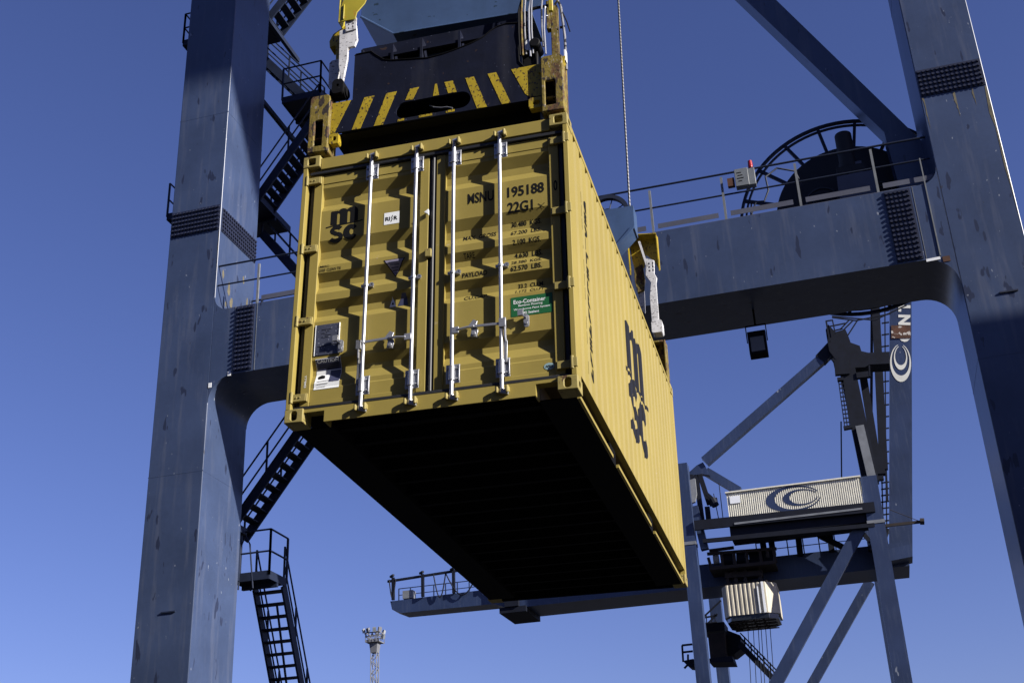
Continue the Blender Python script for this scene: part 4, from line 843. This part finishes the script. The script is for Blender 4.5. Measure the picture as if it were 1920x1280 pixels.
c_ = bo(.5, tb(686)); crescents(0, 0, 1, 1, 0, lambda a, b: bo(.5 + a * .47, tb(686) + b * (36 / 470.0), -.03), bm_)
beam('boom_hinge', (1648, 1050), (1708, 1038), 1.1, 2.6, 'fcrane', Y=114.5); beam('boom_hinge', (1640, 1035), (1655, 990), 1.2, 1.2, 'fdark', Y=114.5)
beam('boom_tie', (1641, 560), (1657, 880), 0.78, .5, 'fdark', Y=115.5); beam('boom_tie', (1635, 560), (1633, 880), .26, .3, 'frust', Y=115.6)
beam('boom_tie', (1652, 700), (1664, 940), .2, .3, 'fdark', Y=115.6)
m_ = MB()
for v in range(584, 880, 22): m_.bar(w(1653, v, 115.8), w(1667, v - 2, 115.8), .12, .12)
m_.bar(w(1659, 560, 115.8), w(1661, 900, 115.8), .12, .12, (1, 0, 0)); fp('boom_ladder', m_, 'fdark')
m_ = MB()
for v in range(905, 1010, 12): m_.bar(w(1652, v, 115.8), w(1667, v - 2, 115.8), .12, .12)
m_.bar(w(1653, 880, 115.8), w(1657, 1020, 115.8), .12, .12, (1, 0, 0)); m_.bar(w(1661, 880, 115.8), w(1663, 1010, 115.8), .12, .12, (1, 0, 0)); fp('boom_ladder', m_, 'fdark')
# mast, node, stays
mast = beam('mast', (1588, 690), (1633, 906), 1.45, 1.3, 'fdark', Y=111.5); beam('mast_cladding', (1612, 800), (1637, 906), .75, .9, 'flight', Y=110.6)
beam('mast', (1617, 697), (1650, 900), .7, .7, 'fdark', Y=114); beam('mast', (1645, 850), (1650, 890), 1.0, .9, 'fdark', Y=114)
nd = MB(); N_ = [(1548, 618), (1553, 608), (1566, 622), (1585, 617), (1590, 628), (1595, 642), (1612, 648), (1615, 658), (1628, 661), (1668, 659), (1668, 681), (1630, 683), (1622, 688), (1585, 690), (1578, 680), (1566, 672), (1555, 658)]
nd.prism(N_, lambda a, b: w(a, b, 111.2), lambda a, b: w(a, b, 111.2) + V(0, 2.0, 0)); nd = fp('mast_head', nd, 'fdark')
m_ = MB(); m_.bar(w(1549, 602, 111), w(1556, 640, 111), .16, .16); m_.bar(w(1561, 601, 111), w(1566, 625, 111), .12, .12)
for a, b in (((1548, 602), (1562, 600)), ((1550, 613), (1585, 606)), ((1555, 622), (1580, 616)), ((1575, 618), (1592, 600)), ((1580, 620), (1600, 600)), ((1590, 628), (1608, 600)), ((1560, 595), (1605, 601)), ((1605, 601), (1670, 588)), ((1560, 593), (1640, 600)), ((1640, 600), (1700, 572))): m_.bar(w(*a, 111.6), w(*b, 111.6), .11, .11)
fp('mast_head_railing', m_, 'fdark', nd)
m_ = MB(); m_.bar(w(1565, 690, 110.8), w(1592, 688, 110.8), .5, 1.5); m_.bar(w(1606, 705, 111), w(1632, 702, 111), .5, .55); m_.bar(w(1570, 712, 110.8), w(1582, 711, 110.8), .5, .3)
for a, b in (((1562, 672), (1566, 690)), ((1575, 675), (1577, 690)), ((1630, 685), (1631, 705)), ((1563, 680), (1576, 678))): m_.bar(w(*a, 110.8), w(*b, 110.8), .13, .13)
fp('mast_platform', m_, 'fdark', nd)
m_ = MB()
for v in range(720, 800, 8): m_.bar(w(1572 + (v - 712) * .13, v, 110.8), w(1582 + (v - 712) * .14, v - 1, 110.8), .1, .1)
for du in (0, 5, 10): m_.bar(w(1572 + du, 712, 110.8), w(1584 + du, 802, 110.8), .09, .09, (1, 0, 0))
m_.bar(w(1582, 803, 110.8), w(1598, 800, 110.8), .5, .3); fp('caged_ladder', m_, 'fdark', nd)
beam('back_stay', (1557, 660), (1322, 866), .95, .8, 'fcrane', Y=112); beam('back_stay_end', (1562, 650), (1538, 676), 1.1, .9, 'fdark', Y=112)
m_ = MB(); m_.prism([(1283, 893), (1306, 872), (1318, 866), (1324, 876), (1330, 890), (1315, 888), (1300, 890), (1286, 905)], lambda a, b: w(a, b, 111.8), lambda a, b: w(a, b, 111.8) + V(0, .7, 0)); fp('stay_joint', m_, 'fcrane')
beam('stay_brace', (1324, 884), (1386, 921), .8, .6, 'fcrane', Y=113)
m_ = MB()
for a, b in (((1296, 890), (1287, 948)), ((1305, 892), (1318, 985)), ((1312, 890), (1330, 945)), ((1289, 915), (1305, 912)), ((1330, 945), (1343, 940)), ((1325, 940), (1345, 937)), ((1326, 950), (1330, 985))): m_.bar(w(*a, 111.5), w(*b, 111.5), .45, .4)
fp('head_frame', m_, 'fdark'); 
fp('head_frame_cladding', MB().prism([(1291, 900), (1303, 896), (1306, 925), (1303, 940), (1284, 946)], lambda a, b: w(a, b, 110.9), lambda a, b: w(a, b, 110.9) + V(0, .4, 0)), 'flight')
beam('leg_knee', (1302, 950), (1322, 1030), .7, .7, 'fcrane', Y=111)
m_ = MB(); m_.tube(w(1335, 935, 111), w(1342, 948, 111), .35); m_.bar(w(1325, 925, 111), w(1342, 940, 111), .3, .3); fp('davit', m_, 'fdark')
beam('portal_brace', (1612, 992), (1462, 1268), 1.05, .6, 'fcrane', Y=110.8, Y2=110.8); beam('portal_brace', (1462, 1268), (1438, 1312), 1.05, .6, 'fcrane', Y=110.8)
beam('portal_brace', (1631, 1090), (1524, 1280), .95, .6, 'fcrane', Y=127.8); beam('portal_brace', (1524, 1280), (1505, 1314), .95, .6, 'fcrane', Y=127.8)
fp('portal_beam', MB().box(-13.5, 1.8, 110.2, 111.1, 9.5, 11.3), 'fcrane'); fp('portal_beam', MB().box(-13.5, 1.8, 127.7, 128.6, 9.5, 11.3), 'fcrane')
m_ = MB(); m_.bar(w(1660, 985, 113), w(1733, 977, 113), .18, .25); m_.tube(w(1725, 977, 113), w(1733, 977, 113), .3); m_.tube(w(1728, 978, 113), w(1668, 955, 113), .03); fp('jib_arm', m_, 'frust')
beam('safety_line', (1577, 790), (1578, 895), .12, .12, 'fdark', Y=112)
m_ = MB()
for u0, v0, u1, v1 in ((1348, 905, 1356, 975), (1338, 925, 1350, 985)): m_.tube(w(u0, v0, 111), w(u1, v1, 111), .04)
fp('stay_rope', m_, 'fdark')
# stair and lower cabin on the landside leg
m_ = MB()
for u in (1324, 1333, 1340): m_.bar(w(u, 1150, 126.8), w(u + 2, 1182, 126.8), .1, .1)
for a, b in (((1321, 1157), (1345, 1153)), ((1322, 1168), (1345, 1166)), ((1320, 1155), (1352, 1125)), ((1323, 1172), (1345, 1150))): m_.bar(w(*a, 126.8), w(*b, 126.8), .16, .16)
fp('leg_gallery', m_, 'fdark')
beam('leg_deck', (1322, 1182), (1362, 1178), .8, 3, 'fdark', Y=122)
el = fp('electrical_room', MB().prism([(1327, 1188), (1358, 1184), (1362, 1230), (1332, 1236)], lambda a, b: w(a, b, 118), lambda a, b: w(a, b, 118) + V(0, 2.5, 0)), 'frust')
fp('room_base', MB().prism([(1328, 1234), (1372, 1228), (1376, 1240), (1330, 1241)], lambda a, b: w(a, b, 117.8), lambda a, b: w(a, b, 117.8) + V(0, 3, 0)), 'fdark')
fp('gallery_bracket', MB().prism([(1362, 1180), (1388, 1190), (1390, 1215), (1376, 1226), (1364, 1226)], lambda a, b: w(a, b, 119), lambda a, b: w(a, b, 119) + V(0, 3, 0)), 'fdark')
for dv, th in ((0, .5), (-14, .14), (-22, .12)): beam('stair_run', (1388, 1208 + dv), (1462, 1284 + dv), th, 1.0 if dv == 0 else .12, 'fdark', Y=118)
m_ = MB()
for k in range(6): m_.bar(w(1396 + 12 * k, 1193 + 12 * k, 118), w(1397 + 12 * k, 1216 + 12 * k, 118), .12, .12)
fp('stair_posts', m_, 'fdark')
m_ = MB(); m_.prism([(1280, 1238), (1300, 1234), (1300, 1250), (1292, 1249)], lambda a, b: w(a, b, 110.5), lambda a, b: w(a, b, 110.5) + V(0, 1.8, 0))
for a, b in (((1279, 1209), (1298, 1207)), ((1279, 1209), (1281, 1240)), ((1280, 1222), (1299, 1220)), ((1290, 1226), (1290, 1238)), ((1283, 1252), (1290, 1245))): m_.bar(w(*a, 110.4), w(*b, 110.4), .16, .16)
fp('side_balcony', m_, 'fdark')
# trolley and driver's cabin hanging under the girder
tr = thing('crane_trolley', 'rust brown open trolley frame under the far crane girder, above the cream cabin', 'trolley', loc=(w(1390, 1048, 112)[0], 112, 29))
def tp(name, mb, mat, parent=None, **k): return mb.build(name, mat, parent or tr, **k)
m_ = MB()
for a, b in (((1326, 1038), (1456, 1028)), ((1334, 1066), (1452, 1055)), ((1328, 1045), (1334, 1066)), ((1352, 1036), (1356, 1064)), ((1376, 1035), (1379, 1062)), ((1400, 1034), (1402, 1059)), ((1425, 1031), (1428, 1057)), ((1450, 1030), (1455, 1054)), ((1330, 1032), (1376, 1026)), ((1438, 1027), (1440, 1045))): m_.bar(w(*a, 112.2), w(*b, 112.2), .26, .26)
for a, b in (((1334, 1072), (1456, 1060)),): m_.bar(w(*a, 113.5), w(*b, 113.5), 3.0, .3)
tp('trolley_frame', m_, 'frust')
tp('winch_drums', MB().tube(w(1358, 1050, 113.2), w(1375, 1048, 113.2), .75, 14).tube(w(1382, 1047, 113.2), w(1398, 1046, 113.2), .75, 14).box(*(lambda p: (p.x, p.x + 2.2, 113, 114, p.z - .6, p.z + .5))(w(1404, 1044, 113))), 'fdark')
tp('motor', MB().tube(w(1338, 1049, 112.6), w(1348, 1048, 112.6), .5, 12), 'flight')
m_ = MB()
for u in (1362, 1378, 1396, 1424): m_.bar(w(u, 1064, 113.2), w(u + 3, 1096, 113.2), .3, .3)
m_.bar(w(1360, 1080, 113.4), w(1430, 1075, 113.4), .9, .5); tp('hanger', m_, 'frust')
cbn = thing('operator_cabin', 'boxy cream driver\'s cabin with chamfered corners and brown stains, hanging under the far trolley', 'crane cabin', loc=(w(1405, 1180, 112)[0], 113.5, 23.5))
def kp(name, mb, mat, parent=None, **k): return mb.build(name, mat, parent or cbn, **k)
zc0 = w(1370, 1154, 112).z; zc1 = w(1370, 1096, 112).z; xa, xb = w(1362, 1110, 112).x, w(1436, 1110, 112).x
def rib(x0, x1, y, n):
    P = []
    for k in range(n): a = x0 + (x1 - x0) * k / n; d_ = (x1 - x0) / n; P += [(a, y), (a + d_ * .35, y), (a + d_ * .5, y + .08), (a + d_ * .85, y + .08)]
    return P
P = rib(xa, xa + 3.2, 112.0, 8) + [(xa + 3.2, 112.0), (xb, 112.0), (xb + .95, 113.0), (xb + .95, 116.2), (xb, 117.2), (xa, 117.2), (xa - .5, 116.2), (xa - .5, 113)]
kp('cabin_body', MB().prism(P, xy(zc0), xy(zc1)), 'cab', smooth=False)
P2 = [(xa, 112.0), (xb, 112.0), (xb + .95, 113.0), (xb + .95, 116.2), (xb, 117.2), (xa, 117.2), (xa - .5, 116.2), (xa - .5, 113)]
Pn = [(xa + .15, 112.15), (xb, 112.15), (xb + .8, 113.0), (xb + .8, 116), (xb, 117), (xa + .15, 117), (xa - .3, 116.2), (xa - .3, 113)]
kp('floor_glazing', MB().prism(Pn, xy(zc0 - .45), xy(zc0)), 'glass')
m_ = MB()
for x in [xa + (xb - xa) * t for t in (.1, .35, .6, .85)]: m_.box(x - .08, x + .08, 112.2, 117, zc0 - .5, zc0 - .45)
for y in (112.6, 113.8, 115.2, 116.6): m_.box(xa, xb + .5, y - .08, y + .08, zc0 - .58, zc0 - .5)
kp('floor_frame', m_, 'frust')
m_ = MB(); m_.box(xb - .35, xb - .15, 111.9, 111.98, zc0, zc1); m_.box(xb - .75, xb - .65, 111.9, 111.98, zc0, zc1 - .4); kp('corner_strip', m_, 'white')
kp('cabin_roof', MB().prism([(xa - .2, 112.3), (xb, 112.3), (xb + .7, 113), (xb + .7, 116), (xb, 117), (xa - .2, 117)], xy(zc1), xy(zc1 + .2)), 'frust')
# hoist ropes of the far crane
for k, (u, v0, u1) in enumerate(((1400, 1192, 1408), (1410, 1192, 1418), (1419, 1190, 1428), (1424, 1190, 1434), (1432, 1188, 1443), (1440, 1185, 1452))):
    p, q = w(u, v0 - 60, 117.5), w(u1, 1282, 117.5); q = p + (q - p) * 1.5
    m_ = MB(); m_.tube(p - q, (0, 0, 0), .035, 6); o = m_.build('crane_rope', 'fdark'); o.location = q
    o['label'] = 'thin dark vertical rope hanging below the far crane cabin'; o['category'] = 'rope'; o['group'] = 'ropes under the far crane cabin'

# ================================================================== FLOODLIGHT MAST
b0 = w(699, 1280, 140); lm = thing('floodlight_mast', 'distant slender lattice lighting tower with a square floodlight head, low left of centre', 'light tower', loc=(b0.x, 140.5, 0))
pt = w(700, 1222, 140); cx = pt.x
lm.scale = (.68, .68, 1); m_ = MB(); hw = .55
def lat(z0, z1, hwid, n, r):
    for sx in (-1, 1):
        for sy in (-1, 1): m_.tube((cx + sx * hwid, 140.5 + sy * hwid, z0), (cx + sx * hwid, 140.5 + sy * hwid, z1), r, 6)
    for k in range(n):
        a, b = z0 + (z1 - z0) * k / n, z0 + (z1 - z0) * (k + 1) / n; s_ = 1 if k % 2 else -1
        for yy in (-1, 1): m_.tube((cx - s_ * hwid, 140.5 + yy * hwid, a), (cx + s_ * hwid, 140.5 + yy * hwid, b), r * .7, 5)
        for xx in (-1, 1): m_.tube((cx + xx * hwid, 140.5 - s_ * hwid, a), (cx + xx * hwid, 140.5 + s_ * hwid, b), r * .7, 5)
lat(0, pt.z, hw, 34, .085); 
MBm = m_.build('lattice_shaft', 'mastw', lm)
m_ = MB(); m_.hexa([V(cx - .6, 139.9, pt.z), V(cx + .6, 139.9, pt.z), V(cx + .6, 141.1, pt.z), V(cx - .6, 141.1, pt.z), V(cx - .8, 139.7, pt.z + 1.2), V(cx + .8, 139.7, pt.z + 1.2), V(cx + .8, 141.3, pt.z + 1.2), V(cx - .8, 141.3, pt.z + 1.2)]); m_.build('mast_neck', 'mastw', lm)
m_ = MB(); z0 = pt.z + 1.2; m_.box(cx - 1.3, cx + 1.3, 139.2, 141.8, z0, z0 + .12); m_.box(cx - 1.3, cx + 1.3, 139.2, 139.3, z0 + .12, z0 + .3)
for zz in (z0 + .7, z0 + 1.15):
    for a, b in (((-1.3, 139.2), (1.3, 139.2)), ((1.3, 139.2), (1.3, 141.8)), ((1.3, 141.8), (-1.3, 141.8)), ((-1.3, 141.8), (-1.3, 139.2))): m_.bar((cx + a[0], a[1], zz), (cx + b[0], b[1], zz), .12, .12)
for k in range(5):
    for yy in (139.2, 141.8): m_.bar((cx - 1.3 + .65 * k, yy, z0), (cx - 1.3 + .65 * k, yy, z0 + 1.15), .1, .1, (1, 0, 0))
for k in range(4): m_.bar((cx - 1.3 + .65 * k, 139.2, z0 + (.1 if k % 2 else 1.1)), (cx - .65 + .65 * k, 139.2, z0 + (1.1 if k % 2 else .1)), .1, .1)
m_.build('head_platform', 'mastw', lm)
for k, (dx_, dy_) in enumerate(((-1.5, -1.2), (-.6, -1.5), (.5, -1.5), (1.4, -1.3), (1.6, -.3), (-.2, 1.4), (1.0, 1.4))):
    zz = z0 + (1.5 if k != 4 else .7); a = V(cx + dx_, 140.5 + dy_, zz); m_ = MB(); m_.bar(a, a + V(dx_, dy_, 0).normalized() * .35 + V(0, 0, -.15), .6, .5); m_.bar(a - V(0, 0, .5), a, .08, .08, (1, 0, 0)); m_.build('lamp_head', 'mastw' if k % 2 else 'greybox', lm)

# ================================================================== ADDED CONTAINER STACK (out of view, put in to shade the right leg)
for lev in range(8):
    x0, y0, z0 = 17.5, 15.05, lev * 2.595
    col_ = 'stackred' if lev % 2 else 'stackblue'; m_ = MB(); P = []
    for k in range(42): a = x0 + .1 + 12.0 * k / 42; P += [(a, y0), (a + .08, y0), (a + .11, y0 + .036), (a + .17, y0 + .036)]
    P += [(x0 + 12.09, y0), (x0 + 12.09, y0 + 2.4), (x0 + .1, y0 + 2.4)]
    m_.prism(P, xy(z0 + .12), xy(z0 + 2.48)); m_.box(x0, x0 + .1, y0 - .01, y0 + 2.43, z0, z0 + 2.59); m_.box(x0 + 12.09, x0 + 12.19, y0 - .01, y0 + 2.43, z0, z0 + 2.59); m_.box(x0 + .1, x0 + 12.09, y0 - .01, y0 + 2.43, z0, z0 + .12); m_.box(x0 + .1, x0 + 12.09, y0 - .01, y0 + 2.43, z0 + 2.48, z0 + 2.59)
    o = m_.build('shade_stack_container', col_, smooth=False)
    o['label'] = ('%s container, %s of the unseen stack added to shade the crane leg' % ('red brown' if lev % 2 else 'blue', ('bottom', 'second', 'third', 'fourth', 'fifth', 'sixth', 'seventh', 'topmost')[lev])); o['category'] = 'shipping container'; o['group'] = 'unseen containers added to shade the right leg'

# ================================================================== ADDED SHED behind the camera (unseen, put in to block sky light from the shaded faces)
wh = thing('blocker_shed', 'long dark grey warehouse with a pitched roof and tall doors, added unseen behind the camera to block sky light', 'blocker_shed', loc=(-20, -38, 0))
m_ = MB(); m_.prism([(-62, 0), (-24, 0), (-24, 27), (-43, 34), (-62, 27)], yz(-120), yz(62)); m_.build('walls', 'ground', wh)
m_ = MB(); m_.prism([(-62.5, 27.3), (-43, 34.4), (-23.5, 27.3), (-23.5, 27.9), (-43, 35.0), (-62.5, 27.9)], yz(-121), yz(63)); m_.build('roof', 'fdark', wh)
for k in range(8): MB().box(-110 + 22 * k, -100 + 22 * k, -24.0, -23.85, 0.02, 9).build('door', 'toe', wh)
